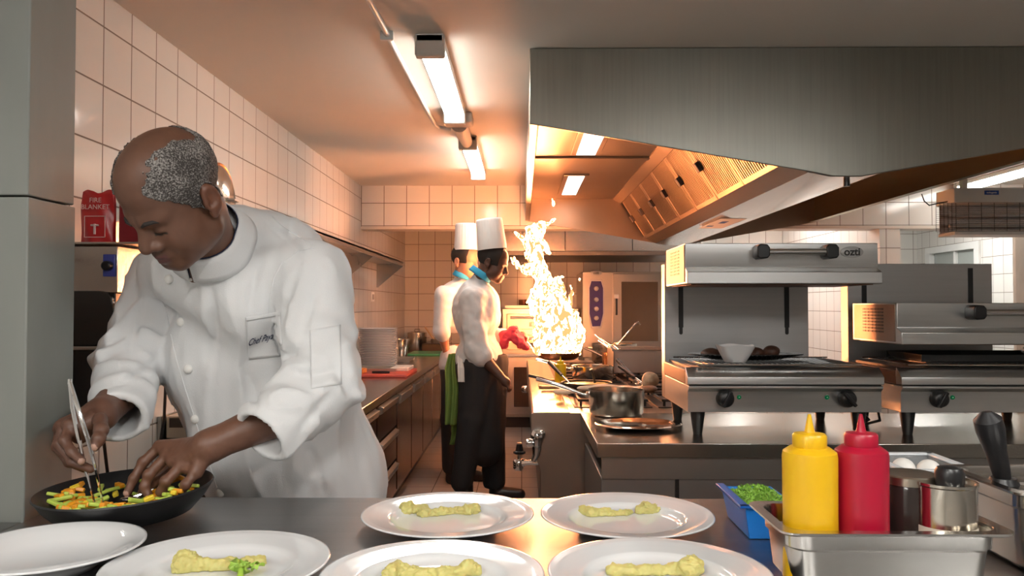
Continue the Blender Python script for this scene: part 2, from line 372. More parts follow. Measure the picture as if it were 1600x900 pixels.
# filters on both slopes
def slope(t, up, side=1):        # t down the slope 0..1, up off the face
    x = .87+(1.08-.87)*t; z = 2.285+(1.95-2.285)*t; nx, nz = -.847, -.531
    x += nx*up; z += nz*up
    return (x, z) if side == 1 else (2.59-x, z)
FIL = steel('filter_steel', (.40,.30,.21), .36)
for side in (1,-1):
    y = HY0+.05
    for k in range(7):
        y1 = y+.49; f = MB()
        for a, b, u0, u1, ya, yb in ((0,.06,0,.022,y,y1),(.94,1,0,.022,y,y1),(0,1,0,.022,y,y+.025),(0,1,0,.022,y1-.025,y1)):
            f.prism([slope(a,u0,side), slope(b,u0,side), slope(b,u1,side), slope(a,u1,side)], 'Y', ya, yb)
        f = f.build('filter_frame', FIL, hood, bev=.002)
        r = MB()
        for _ in (1,):
            if side != 1: r.prism([slope(.4,.004,-1), slope(.6,.004,-1), slope(.6,.02,-1), slope(.4,.02,-1)], 'Y', y+.03, y1-.03); continue
            for q in range(15):
                yy = y+.035+q*.0293; r.prism([slope(.05,.004), slope(.95,.004), slope(.95,.021), slope(.05,.021)], 'Y', yy, yy+.014)
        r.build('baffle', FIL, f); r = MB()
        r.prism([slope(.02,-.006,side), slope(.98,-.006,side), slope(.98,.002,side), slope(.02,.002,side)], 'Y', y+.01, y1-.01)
        r.build('filter_back', mat('filter_gap_shade', (.06,.035,.02), .5, .6), f)  # near-black backing colours in the shade between the baffles
        if side == 1:
            h = MB(); h.prism([slope(.42,.02), slope(.56,.02), slope(.56,.045), slope(.42,.045)], 'Y', y1-.06, y1-.005); h.build('filter_clip', mat('dark_clip', (.05,.035,.03), .5), f, bev=.004)
        y = y1+.012
pp = MB(); pp.box((1.20,4.75,1.8855),(1.36,5.35,1.8868)); pp.build('paper_notice', mat('paper', (.75,.76,.80), .7), hood)
pp = MB(); pp.box((1.25,4.9,1.8846),(1.29,5.02,1.8856)); pp.box((1.22,5.16,1.8846),(1.26,5.22,1.8856)); pp.build('notice_mark', mat('print_blue', (.04,.12,.45), .6), hood)
MB().cyl((1.36,3.3,1.888),(1.36,3.3,1.86), .013).build('drain_plug', BLK, hood, smooth=True)
# second hood at the back wall
h2 = thing('rear_hood', 'low steel canopy above the ovens against the back wall', 'hood')
MB().box((-.22,8.2,1.93),(1.87,9.5,CEIL)).build('canopy', steel('rear_hood_steel', (.55,.52,.50), .25), h2, bev=.004)
MB().box((-.24,8.18,1.885),(1.89,9.5,1.93)).build('rim', steel('rear_hood_rim', (.2,.19,.18), .4), h2, bev=.004)
sm = MB(); 
for x in (.45,1.15): sm.box((x,8.197,1.94),(x+.008,8.2,2.4))
sm.build('seam', BLK, h2)
# ------------------------------------------------------------------ serving counter in front
pc = thing('serving_counter', 'wide brushed steel serving counter in the foreground under the plates', 'counter')
c = MB(); c.box((-.97,.55,.90),(2.2,1.733,.94)); c.box((-1.412,.55,.90),(-.97,1.53,.94)); c.build('worktop', STP, pc, bev=.004)
MB().box((-.96,.60,.1),(2.15,1.70,.90)).build('base_cabinet', ST, pc, bev=.004)
MB().box((-.96,.66,0),(2.15,1.66,.1)).build('plinth', BLK, pc)

# ------------------------------------------------------------------ left counter line
lc = thing('refrigerated_counter', 'long steel counter with drawers along the left tiled wall', 'counter')
MB().box((-1.414,3.05,.795),(-.811,9.5,.84)).build('worktop', steel('counter_top_steel', (.55,.54,.52), .22), lc, bev=.003)
MB().box((-1.414,3.05,.84),(-1.40,9.5,.93)).build('upstand', ST, lc)
DRK = steel('dark_front_steel', (.16,.13,.115), .22)
MB().box((-1.40,3.08,.10),(-.85,9.5,.795)).build('carcass', DRK, lc)
MB().box((-1.38,3.12,0),(-.90,9.5,.1)).build('plinth', BLK, lc)
for k in range(3):
    ya = 3.12+k*.72
    for j in range(3):
        z0 = .13+j*.22
        d = MB().box((-.85,ya,z0),(-.832,ya+.68,z0+.205)).build('drawer', DRK, lc, bev=.003)
        dd = d
        MB().prism([(-.832,z0+.205),(-.805,z0+.195),(-.812,z0+.16),(-.832,z0+.15)], 'Y', ya+.04, ya+.64).build('handle', ST, dd, bev=.002)
for k in range(6):
    ya = 5.3+k*.69
    dd = MB().box((-.85,ya,.13),(-.834,ya+.66,.775)).build('door', DRK, lc, bev=.003)
    MB().prism([(-.834,.765),(-.812,.755),(-.818,.70),(-.834,.695)], 'Y', ya+.05, ya+.60).build('handle', ST, dd, bev=.002)
# boards, trays and crockery on it
def slab(name, a, b, m, label, cat, group=None, bev=.006): return tag(MB().box(a, b).build(name, m, bev=bev), label, cat, group)
ZC = .841
slab('cutting_board', (-1.36,5.70,ZC),(-.835,6.30,ZC+.022), mat('board_red', (.62,.10,.07), .45, bump=.2), 'red cutting board under trays and a knife', 'cutting board')
slab('cutting_board', (-1.20,8.20,ZC),(-.84,8.75,ZC+.02), mat('board_green', (.06,.33,.16), .45, bump=.2), 'green cutting board on the far end of the left counter', 'cutting board')
def tray(name, x0, y0, x1, y1, z, h, m, label, group=None, cat='tray'):
    t = MB(); t.prism([(x0+.02,z),(x1-.02,z),(x1,z+h),(x1+.008,z+h),(x1+.008,z+h-.004),(x1+.003,z+h-.004),(x1-.017,z-.0),(x0+.017,z),(x0-.003,z+h-.004),(x0-.008,z+h-.004),(x0-.008,z+h),(x0,z+h)][:4]+[(x1-.004,z+h),(x1-.023,z+.004),(x0+.023,z+.004),(x0+.004,z+h)], 'Y', y0, y1)
    t.box((x0,y0,z+.001),(x1,y0+.004,z+h)); t.box((x0,y1-.004,z+.001),(x1,y1,z+h))
    return tag(t.build(name, m, bev=.001), label, cat, group)
tray('baking_tray', -1.34,5.95,-.95,6.25, ZC+.022, .02, ALU, 'dark flat tray lying on the red cutting board')
tray('steel_tray', -1.30,7.25,-1.03,7.6, ZC, .03, ST, 'shallow steel tray behind the red cutting board')
slab('folded_cloth', (-1.00,5.98,ZC+.022),(-.86,6.28,ZC+.05), mat('white_cloth', (.72,.68,.64), .9, bump=.4), 'folded white cloth on the red cutting board', 'cloth')
kf = thing('kitchen_knife', 'knife with a dark handle on the red cutting board', 'knife')
MB().box((-1.10,5.78,.864),(-.97,5.81,.882)).build('handle', BLK, kf, bev=.005)
MB().prism([(-1.10,5.775),(-1.10,5.815),(-1.30,5.81)], 'Z', .868, .870).build('blade', CHR, kf)
ob = thing('spice_box', 'orange and yellow packet at the near edge of the red board', 'packet')
MB().box((-1.30,5.74,ZC+.022),(-1.16,5.90,ZC+.055)).build('carton', mat('packet_orange', (.75,.22,.03), .5, var=.4, vscale=40), ob, bev=.004)
# round stack of white plates
PLP = [(0,.004),(.055,.004),(.06,0),(.068,0),(.075,.008),(.112,.016),(.125,.022),(.1255,.024),(.124,.025),(.11,.0195),(.075,.012),(.06,.009),(0,.009)]
px = P(593,0,6.6).x
PLM = None
for k in range(23):
    if PLM is None:
        o = MB().lathe((0,0,0), [(r*1.3,z*1.3) for r, z in PLP], 40).build('stacked_plate', CER, smooth=True); PLM = o
    else: o = PLM.copy(); COL.objects.link(o)
    o.location = (px+random.uniform(-.002,.002), 6.6+random.uniform(-.002,.002), ZC+.0137*k)
    tag(o, 'white plate in the tall stack on the left counter' if k < 22 else 'topmost white plate of the stack on the left counter', 'plate', 'stacked white plates on the left counter')
# pots at the end of the counter
def pot(name, c, r, h, m, label, group=None, handle=None, lid=False, cat='pot', fill=None, hlen=.2, hang=0, inner=None, taper=1.0, hy=None):
    t = thing(name, label, cat, group, c)
    pr = [(0,.003),(r*taper-.01,.003),(r*taper-.002,.008),(r-.003,h-.002),(r,h),(r+.004,h),(r+.004,h-.003),(r*taper+.001,.01),(r*taper-.006,0),(0,0)]
    MB().lathe((0,0,0), pr, 48).build('vessel', m, t, smooth=True)
    if lid: 
        MB().lathe((0,0,0), [(r+.004,h),(r+.004,h+.004),(r*.6,h+.018),(0,h+.024)][::-1]+[(0,h)], 40).build('lid', m, t, smooth=True)
        MB().tube([(-.03,0,h+.022),(-.028,0,h+.045),(.028,0,h+.045),(.03,0,h+.022)], .005).build('lid_handle', m, t, smooth=True)
    if fill: MB().lathe((0,0,0), [(0,h*.7),(r*.95,h*.7),(r*.95,h*.66),(0,h*.66)], 32).build('contents', fill, t, smooth=True)
    if handle is not None:
        dx, dy = math.cos(hang), math.sin(hang)
        pts = [(dx*(r-.002),dy*(r-.002),h*.72),(dx*(r+.03),dy*(r+.03),h*.76),(dx*(r+hlen*.6),dy*(r+hlen*.6),h*.76+hlen*.16),(dx*(r+hlen),dy*(r+hlen),h*.76+hlen*.26)]
        if hy: pts = [(p[0],p[1],p[2]*1+hy*i) for i, p in enumerate(pts)]
        MB().tube(pts, [.008,.007,.010,.009], 10).build('handle', handle, t, smooth=True)
        MB().box((dx*r-.015,dy*r-.015,h*.62),(dx*r+.015,dy*r+.015,h*.86)).build('handle_plate', handle, t, bev=.003)
    return t
def loop_handles(t, r, h, m):
    for s in (-1,1): MB().tube([(s*r,-.03,h),(s*(r+.03),-.028,h+.005),(s*(r+.03),.028,h+.005),(s*r,.03,h)], .005).build('handle', m, t, smooth=True)
t = pot('stock_pot', (-1.235,9.30,ZC), .11,.20, POT, 'lidded steel pot at the back corner of the left counter', lid=True); loop_handles(t,.11,.14,POT)
pot('steel_bucket', (P(628,0,7.85).x,7.85,ZC), .085,.19, POT, 'tapered steel container beside the stack of plates', taper=.72, cat='container')
t = pot('stock_pot', (-.965,9.30,ZC+.001), .105,.13, ALU, 'open dark pan behind the green cutting board'); loop_handles(t,.105,.10,ALU)
slab('griddle_box', (-1.12,8.85,ZC),(-.86,9.10,ZC+.09), mat('burnt_metal', (.10,.07,.045), .45, .7), 'low brown metal box behind the green cutting board', 'box')
tag(MB().tube([(-.99,9.28,ZC+.06),(P(668,0,9.25).x-.02,9.25,ZC+.27)], [.006,.010]).build('wooden_spoon', mat('pale_wood', (.6,.45,.28), .6), smooth=True), 'pale spoon handle leaning out of the dark pan', 'spoon')
# wall shelf with brackets
sh = thing('wall_shelf', 'steel wall shelf on triangular brackets above the left counter', 'shelf')
MB().box((-1.414,3.4,1.77),(-1.15,7.7,1.785)).build('board', ST, sh, bev=.002)
MB().box((-1.156,3.4,1.745),(-1.15,7.7,1.785)).build('front_lip', ST, sh)
for y in (4.6,6.1,7.65): MB().prism([(-1.414,1.77),(-1.158,1.77),(-1.158,1.745),(-1.40,1.54),(-1.414,1.54)], 'Y', y, y+.008).build('bracket', STX, sh)
for y in (6.25,7.35):
    s = thing('wall_socket', 'small wall socket under the steel shelf', 'socket', 'wall sockets under the steel shelf')
    MB().box((-1.414,y,1.40),(-1.402,y+.14,1.49)).build('plate', WPL, s, bev=.003); MB().box((-1.403,y+.03,1.42),(-1.399,y+.11,1.47)).build('flap', mat('socket_grey', (.3,.28,.26), .4), s, bev=.002)

# ------------------------------------------------------------------ wall oven and bag behind the chef
wo = thing('wall_oven', 'steel wall-hung oven with dark glass behind the big chef', 'oven')
MB().box((-1.414,2.35,1.40),(-1.215,2.62,1.54)).build('control_panel', steel('oven_steel', (.62,.58,.54), .18), wo, bev=.002)
MB().box((-1.414,2.36,1.04),(-1.225,2.62,1.40)).build('casing', BLK, wo, bev=.003)
g = [(-1.41,1.24),(-1.41,1.405),(-1.26,1.405),(-1.24,1.40),(-1.228,1.385),(-1.222,1.36),(-1.222,1.24)]
MB().prism(g, 'Y', 2.34, 2.36).build('glass_door', DGL, wo, bev=.003)
MB().prism([(-1.36,1.04),(-1.36,1.24),(-1.222,1.24),(-1.222,1.04)], 'Y', 2.325, 2.36).build('lower_door', BLK, wo, bev=.003)
MB().cyl((-1.34,2.32,1.235),(-1.225,2.32,1.235), .006).build('door_rail', ST, wo, smooth=True)
MB().box((-1.256,2.343,1.448),(-1.22,2.35,1.515)).build('knob_plate', mat('plate_blue', (.04,.06,.30), .3), wo, bev=.002)
MB().lathe((-1.238,2.343,1.48), [(0,-.022),(.010,-.022),(.014,-.018),(.015,0)], 20, 'Y').build('knob', BLK, wo, smooth=True)
slab('wall_shelf', (-1.414,2.33,1.545),(-1.10,2.72,1.551), ST, 'small steel shelf carrying the red bag', 'shelf', bev=.001)
tag(MB().tube([(-1.30,2.40,1.04),(-1.285,2.41,.97),(-1.275,2.42,.85),(-1.28,2.42,.4)], .005).build('black_cable', BLK, smooth=True), 'black cable hanging down the white tiles under the oven', 'cable')
RED = mat('bag_red', (.50,.018,.022), .28, bump=.6, bscale=14)
bg = thing('fire_blanket_bag', 'glossy red pouch with faded white print standing on the small shelf', 'bag', None, (-1.322,2.44,1.552))
def bagf(u, v):
    x = (-.054+.108*u)*(1-.12*max(0, v-.75)*4*.5); z = .165*v + (.006*math.sin(9*u) if v > .95 else 0)
    return x, z
b = MB(); fr = lambda u, v: (bagf(u,v)[0], -.022*math.sin(PI*u)*(1-.55*v)-.001+.003*math.sin(11*u+7*v), bagf(u,v)[1]); bk = lambda u, v: (bagf(u,v)[0], .022*math.sin(PI*u)*(1-.55*v)+.001, bagf(u,v)[1])
b.grid(fr, 16, 16); b.grid(lambda u, v: bk(1-u, v), 16, 16); b.build('pouch', RED, bg, smooth=True, solid=.001)
PRT = mat('faded_print', (.75,.55,.52), .5)
text('lettering', 'FIRE\nBLANKET', PRT, bg, facing((0,-.0215,.125)), .021, .0003)
ol = MB()
for a, b2 in (((-.033,.02),(.033,.022)),((-.033,.085),(.033,.087)),((-.033,.02),(-.031,.087)),((.031,.02),(.033,.087))): ol.box((a[0],-.0235,a[1]),(b2[0],-.022,b2[1]))
ol.tube([(0,-.023,.03),(0,-.023,.062)], .004, 6); ol.tube([(-.012,-.023,.058),(.012,-.023,.058)], .003, 6); ol.build('printed_frame', PRT, bg)
bx = slab('red_box', (-1.24,2.40,1.552),(-1.13,2.50,1.71), mat('box_dark_red', (.22,.012,.02), .35), 'dark red box beside the red pouch behind the chef', 'box')
sw = thing('switch_box', 'small grey green box on the tiles above the red pouch', 'switch')
MB().box((-1.414,2.78,1.66),(-1.385,2.90,1.83)).build('back_box', mat('olive_grey', (.20,.20,.15), .6), sw, bev=.003)
MB().box((-1.386,2.80,1.68),(-1.38,2.88,1.76)).build('cover', mat('cream_plastic', (.6,.57,.48), .5), sw, bev=.002)
# round pot lid hanging on the wall behind the chef's head
ld = thing('hanging_pot_lid', 'round steel lid with a copper rim hanging behind the chef collar', 'lid', None, (-1.395,3.60,1.845))
MB().lathe((0,0,0), [(0,.05),(.10,.042),(.15,.02),(.165,.006),(.165,0),(0,0)], 48, 'X').build('dome', steel('lid_steel', (.7,.66,.6), .16), ld, smooth=True)
MB().tube([(.008,.168*math.cos(a),.168*math.sin(a)) for a in [2*PI*i/48 for i in range(48)]], .006, 8, closed=True).build('rim', mat('copper', (.55,.25,.12), .3, 1), ld, smooth=True)
MB().tube([(.05,-.03,0),(.08,-.028,0),(.08,.028,0),(.05,.03,0)], .006).build('handle', ST, ld, smooth=True)
# knife block standing at the near end of the left counter
kb = thing('container_box', 'beige steel box with a dark opening at the near end of the left counter', 'box', None)
MB().box((-1.39,3.07,.842),(-1.12,3.35,.93)).build('case', steel('beige_steel', (.55,.50,.42), .4), kb, bev=.004)
MB().box((-1.375,3.066,.885),(-1.14,3.07,.922)).build('opening', mat('brown_dark', (.05,.035,.025), .5), kb)
tag(MB().tube([(-1.36,3.0,1.06),(-1.365,3.0,.93),(-1.38,2.99,.80)], .006).build('black_cable', BLK, smooth=True), 'black cable hanging beside the beige box', 'cable')

# ------------------------------------------------------------------ ovens at the back
def text_badge(parent, s, c, w, h, tsize, n=(0,-1,0), y_out=.004):
    b = MB(); b.lathe((c[0],c[1],c[2]), [(0,-y_out),(.46,-y_out),(.5,-y_out*.6),(.5,0)], 40, 'Y'); 
    # squash the round disc into an oval
    b.v = [((v[0]-c[0])*w+c[0], v[1], (v[2]-c[2])*h+c[2]) for v in b.v]
    bo = b.build('badge', mat('badge_grey', (.42,.42,.41), .35, .3), parent, smooth=True)
    text('lettering', s, mat('badge_black', (.02,.02,.02), .4), bo, facing((c[0], c[1]-y_out-.0006, c[2])), tsize, .0008, bold=.0012*tsize/.05)
co = thing('combi_oven', 'tall steel combi oven with a violet control strip at the back wall', 'oven')
cx0, cx1 = P(909,0,8.55).x, P(1034,0,8.55).x
OST = steel('oven_body_steel', (.50,.46,.41), .3)
MB().box((cx0,8.55,.80),(cx1,9.45,1.73)).build('casing', OST, co, bev=.006)
for x in (cx0+.03,cx1-.07):
    for y in (8.62,9.38): MB().box((x,y-.02,0),(x+.04,y+.02,.80)).build('leg', ST, co)
MB().box((cx0,8.6,.3),(cx1,9.4,.33)).build('stand_shelf', ST, co)
d = MB().box((cx0+.33,8.52,.84),(cx1-.01,8.555,1.71)).build('door', OST, co, bev=.006)
MB().box((cx0+.42,8.515,.98),(cx1-.06,8.522,1.62)).build('door_glass', mat('oven_glass', (.10,.075,.05), .07), d, bev=.004)
MB().box((cx0+.352,8.49,1.26),(cx0+.375,8.52,1.44)).build('handle', BLK, d, bev=.006)
MB().box((cx0+.34,8.49,1.44),(cx0+.39,8.52,1.485)).build('latch', WPL, d, bev=.005)
pts = [(-.06,.26),(.06,.26),(.085,.18),(.085,-.12),(.05,-.27),(-.05,-.27),(-.085,-.12),(-.085,.18)]
pcx = P(931,0,8.5).x; pcz = 1.36+(478-474)*8.5/F_PX
cp = MB().prism([(pcx+x*1.0, pcz+z) for x, z in pts], 'Y', 8.538, 8.55).build('control_strip', mat('strip_silver', (.6,.58,.6), .3, .5), co, bev=.004)
MB().prism([(pcx+x*.86, pcz+z*.92) for x, z in pts], 'Y', 8.532, 8.539).build('control_face', mat('violet_face', (.035,.02,.16), .3), cp, bev=.003)
for dz in (.16,.04,-.06,-.16): MB().lathe((pcx,8.532,pcz+dz), [(0,-.03),(.018,-.03),(.024,-.026),(.026,0)], 20, 'Y').build('knob', mat('knob_grey', (.55,.5,.48), .3, .4), cp, smooth=True)
text_badge(co, 'ozti', (pcx,8.549,pcz+.33), .13,.06,.04)
do = thing('deck_oven', 'copper lit deck oven with two steel decks left of the flames', 'oven')
dx0, dx1 = P(785,0,8.8).x, P(785,0,8.8).x+.85
MB().box((dx0,8.8,.12),(dx1,9.45,1.33)).build('casing', OST, do, bev=.005)
MB().box((dx0+.03,8.86,0),(dx1-.03,9.4,.12)).build('plinth', BLK, do)
for z0 in (1.10,.87):
    d = MB().box((dx0+.05,8.765,z0),(dx1-.05,8.80,z0+.17)).build('deck_door', steel('deck_door_steel', (.60,.48,.36), .3), do, bev=.005)
    MB().box((dx0+.09,8.74,z0+.115),(dx1-.12,8.765,z0+.145)).build('handle', WPL, d, bev=.006)
    MB().box((dx0+.30,8.76,z0+.03),(dx0+.45,8.766,z0+.08)).build('window', DGL, d)
d = MB().box((dx0+.02,8.765,.15),(dx1-.02,8.80,.80)).build('lower_door', steel('pale_door', (.55,.50,.46), .35), do, bev=.006)
MB().box((dx0+.13,8.755,.24),(dx0+.62,8.767,.68)).build('door_glass', mat('oven_glass2', (.07,.04,.025), .08), d, bev=.01)
MB().cyl((dx0-.02,8.72,.81),(dx1-.1,8.72,.81), .016).build('door_handle', WPL, d, smooth=True)
o = pot('copper_pot', (P(818,0,9.0).x,9.0,1.331), .05,.10, mat('dark_copper', (.25,.10,.06), .35, .8), 'small dark copper pot on top of the deck oven')
tray('oven_tray', dx0+.03,8.9,dx0+.5,9.3,1.331,.035, ALU, 'dark baking tray lying on top of the deck oven')
# ------------------------------------------------------------------ cooking range running away from the camera
ZR = .84
cr = thing('cooking_range', 'steel cooking range running back from the near worktop to the ovens', 'cooker')
RX0, RX1, RY0, RY1 = .045, 1.15, 3.84, 7.6
sd = [(RX0,.80),(RX0,.835),(RX0+.012,ZR),(RX1,ZR),(RX1,.06),(RX0+.11,.06),(RX0+.11,.16),(RX0+.045,.30),(RX0+.045,.56),(RX0-.0,.70)]
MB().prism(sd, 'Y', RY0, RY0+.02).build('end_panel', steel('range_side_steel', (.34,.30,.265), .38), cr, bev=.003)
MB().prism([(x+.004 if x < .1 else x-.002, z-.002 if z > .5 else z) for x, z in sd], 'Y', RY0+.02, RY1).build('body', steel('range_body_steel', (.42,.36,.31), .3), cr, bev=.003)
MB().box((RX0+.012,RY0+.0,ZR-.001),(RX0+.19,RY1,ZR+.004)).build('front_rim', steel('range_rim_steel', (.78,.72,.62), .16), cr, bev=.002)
for y in (RY0+.12, 5.2, 6.8):
    MB().tube([(RX0+.17,y,.0),(RX0+.17,y,.03),(RX0+.17,y,.16)], [.038,.034,.03], 20).build('foot', CHR, cr, smooth=True)
for k in range(1):
    y = RY0+1.9
    kn = MB().lathe((RX0-.0,y,.755), [(0,-.045),(.018,-.045),(.026,-.036),(.028,-.01),(.022,0)], 20, 'X').build('knob', CHR, cr, smooth=True)
# cast iron grates and burners, well trays
for gy in (4.05, 4.75, 5.45, 6.15):
    for gx in (.27, .70):
        pit = MB().box((gx,gy,ZR-.001),(gx+.40,gy+.58,ZR+.003)).build('hob_well', mat('hob_black', (.05,.04,.035), .35, .5), cr)
        g = MB()
        for q in range(4): g.box((gx+.02+q*.115,gy+.02,ZR+.028),(gx+.032+q*.115,gy+.56,ZR+.04))
        for q in (0,.27,.54): g.box((gx+.02,gy+.015+q,ZR+.028),(gx+.38,gy+.027+q,ZR+.04))
        for a in (.03,.36):
            for b in (.03,.54): g.box((gx+a,gy+b,ZR+.002),(gx+a+.012,gy+b+.012,ZR+.03))
        g.build('grate', IRON, cr)
        MB().lathe((gx+.2,gy+.29,ZR+.003), [(.0,.018),(.045,.018),(.05,.012),(.05,0)], 24).build('burner', IRON, cr, smooth=True)
# gas tap and chrome mixer on the near end
tp = thing('gas_valve', 'chrome gas valve with a black wheel on the corner of the range', 'valve')
x = P(830,0,3.95).x
MB().tube([(RX0+.04,3.92,.585),(RX0-.03,3.92,.583)], .014, 16).build('pipe', CHR, tp, smooth=True)
MB().tube([(RX0-.03,3.92,.583),(RX0-.052,3.92,.582)], [.020,.020], 16).build('body', CHR, tp, smooth=True)
MB().lathe((RX0-.062,3.92,.575), [(0,-.028),(.020,-.028),(.025,-.018),(.026,.015),(.018,.026),(0,.028)], 20).build('elbow', CHR, tp, smooth=True)
MB().tube([(RX0-.058,3.92,.60),(RX0-.056,3.92,.64)], .008).build('stem', CHR, tp, smooth=True)
w = MB(); w.lathe((RX0-.056,3.92,.625), [(0,0),(.022,0),(.03,.004),(.03,.014),(.02,.018),(.014,.05),(0,.052)], 8); w.build('wheel', BLK, tp, smooth=True)
MB().lathe((RX0-.056,3.92,.677), [(0,0),(.012,0),(.012,.006),(0,.007)], 12).build('wheel_cap', mat('cap_copper', (.6,.35,.22), .4), tp, smooth=True)
tp = thing('chrome_tap', 'bulky chrome tap fitting on the range end below the rim', 'tap')
MB().lathe((RX0+.03,3.82,.72), [(0,-.045),(.02,-.04),(.03,-.01),(.032,.02),(.02,.04),(0,.045)], 20).build('body', CHR, tp, smooth=True)
MB().tube([(RX0+.03,3.82,.68),(RX0+.025,3.82,.64),(RX0+.01,3.82,.61)], [.024,.018,.010], 16).build('outlet', CHR, tp, smooth=True)
MB().lathe((RX0-.005,3.81,.70), [(0,-.02),(.018,-.018),(.022,0),(.018,.018),(0,.02)], 16, 'X').build('handle', CHR, tp, smooth=True)
MB().sphere((RX0+.05,3.80,.745), .022).build('cap', CHR, tp, smooth=True)

# ------------------------------------------------------------------ pots, pans and tools on the range
def put(px, py, z): return PZ(px, py, z)
ZG = ZR+.041
# big saucepan at the front corner, rests on the near worktop
pan_c = P(961, 0, 3.78)
sp = pot('saucepan', (pan_c.x,3.78,.845), .130,.118, POT, 'large steel saucepan with a long handle at the near end of the range', handle=CHR, hang=PI*.93, hlen=.26, cat='saucepan', taper=.97)
tr = thing('oval_tray', 'shallow round steel platter in front of the saucepan', 'platter', None, (P(995,0,3.38).x,3.38,.842))
MB().lathe((0,0,0), [(0,.002),(.12,.002),(.135,.008),(.165,.016),(.172,.013),(.174,.016),(.165,.020),(.135,.012),(.12,.006),(0,.006)], 56, sx=1.06, sy=.85).build('dish', steel('platter_steel', (.68,.66,.62), .12), tr, smooth=True)
pot('saute_pan', (P(925,0,5.2).x,5.2,ZG), .135,.085, POT, 'steel saute pan with a long handle in the second row of burners', handle=CHR, hang=PI*.99, hlen=.24, cat='pan')
ps = pot('frying_pan', (P(915,0,4.72).x,4.72,ZG-.01), .15,.035, mat('pan_black_steel', (.06,.05,.045), .3, .8), 'low dark frying pan with sauce and a spoon in it', handle=BLK, hang=PI*1.05, hlen=.2, cat='pan', fill=mat('butter_sauce', (.55,.42,.16), .25, var=.3, vscale=40))
tag(MB().tube([(P(928,0,4.7).x,4.7,.905),(P(925,0,4.68).x,4.68,.96),(P(922,0,4.68).x,4.68,.985)], [.008,.006,.009]).build('spoon', BLK, smooth=True), 'short black spoon handle standing in the sauce pan', 'spoon')
t = pot('stock_pot', (P(958,0,6.75).x,6.75,ZG), .19,.16, POT, 'wide steel stock pot with a ladle at the far end of the range', fill=mat('broth', (.35,.2,.08), .2)); loop_handles(t,.19,.12,POT)
pot('small_saucepan', (P(951,0,6.12).x,6.12,ZG), .055,.12, mat('warm_copper', (.55,.30,.16), .25, 1), 'small copper coloured saucepan in the middle of the range', handle=CHR, hang=PI*.75, hlen=.2, cat='saucepan')
la = thing('ladle', 'steel ladle with a hooked handle leaning in the stock pot', 'ladle')
a, b = P(972,530,6.7), P(992,506,6.7)
MB().tube([P(958,545,6.72),a,b,P(997,503,6.7),P(1000,508,6.7)], .007).build('handle', CHR, la, smooth=True)
MB().sphere(P(955,550,6.72), (.04,.04,.025)).build('bowl', CHR, la, smooth=True)
fp = pot('frying_pan', (P(985,0,6.35).x,6.35,ZG+.06), .12,.03, ALU, 'wide flat pan lying on top of other cookware beside the steel bin', cat='pan')
pot('frying_pan', (P(985,0,6.35).x,6.35,ZG), .10,.06, POT, 'low steel pan under the wide flat pan', cat='pan')
for i, (x0,y0,x1,y1,Y) in enumerate(((930,523,968,552,6.0),(935,532,975,556,5.95),(960,540,990,562,5.9))):
    t = thing('tongs', ['long bright steel tongs lying across the far burners','steel tongs lying just below the longest pair','short steel tongs beside the steel bin'][i], 'tongs', 'tongs lying on the range')
    q0, q1 = P(x0,y0,Y), P(x1,y1,Y-.1); 
    for s in (-.008,.008): MB().tube([q0, q0.lerp(q1,.5)+Vector((0,s,s)), q1+Vector((0,s,s*1.5))], .0055).build('arm', CHR, t, smooth=True)
sb = thing('steel_bin', 'square open steel container standing on the right side of the range', 'container')
bx0, bx1 = P(957,0,5.6).x, P(1060,0,5.6).x
b = MB(); z1 = 1.36-(548-478)*5.6/F_PX
for a, c_ in (((bx0,5.6,ZG),(bx1,5.606,z1)),((bx0,6.0,ZG),(bx1,6.006,z1)),((bx0,5.6,ZG),(bx0+.006,6.0,z1)),((bx1-.006,5.6,ZG),(bx1,6.0,z1)),((bx0,5.6,ZG),(bx1,6.0,ZG+.006))): b.box(a, c_)
b.build('bin', steel('bin_steel', (.62,.57,.54), .3), sb)
b = MB(); b.box((bx0-.012,5.588,z1),(bx1+.012,5.606,z1+.012)); b.box((bx0-.012,6.0,z1),(bx1+.012,6.018,z1+.012)); b.box((bx0-.012,5.588,z1),(bx0+.006,6.018,z1+.012)); b.box((bx1-.006,5.588,z1),(bx1+.012,6.018,z1+.012)); b.build('rim', ST, sb, bev=.003)
# bread, folded cloths and grilled meat between the burners
CLO = mat('cream_cloth', (.66,.52,.38), .9, bump=.5, bscale=30)
def soft(name, c, r, m, label, cat, group=None, nz=.006, rz=0):
    R = [[math.cos(rz),-math.sin(rz),0],[math.sin(rz),math.cos(rz),0],[0,0,1]]
    f = lambda p: np.maximum(ell(p, c, r, R) + nz*noise(p, 28), c[2]-r[2]*.75 - p[...,2])
    e = max(r[0],r[1])+.02
    o = blob(name, f, (c[0]-e,c[1]-e,c[2]-r[2]-.02), (c[0]+e,c[1]+e,c[2]+r[2]+.02), max(.004, max(r)/22), m); return tag(o, label, cat, group)
q = P(935,0,4.45); soft('bread_slice', (q.x,4.45,ZG+.016), (.13,.05,.02), CLO, 'long toasted bread piece behind the large saucepan', 'bread', None, rz=.1)
q = P(885,0,4.35); soft('bread_slice', (q.x-.01,4.32,ZG+.012), (.07,.07,.015), CLO, 'pale flat bread left of the large saucepan', 'bread', None, rz=-.2)
q = P(975,0,4.5); soft('bread_slice', (q.x+.02,4.5,ZG+.012), (.08,.05,.014), CLO, 'pale flat bread to the right of the long toasted one', 'bread', None)
q = P(1013,0,4.6); soft('meat_piece', (q.x,4.6,ZG+.045), (.05,.06,.055), mat('pale_meat', (.45,.33,.22), .6, var=.4, vscale=60), 'pale cooked piece of meat by the salamander side', 'meat')
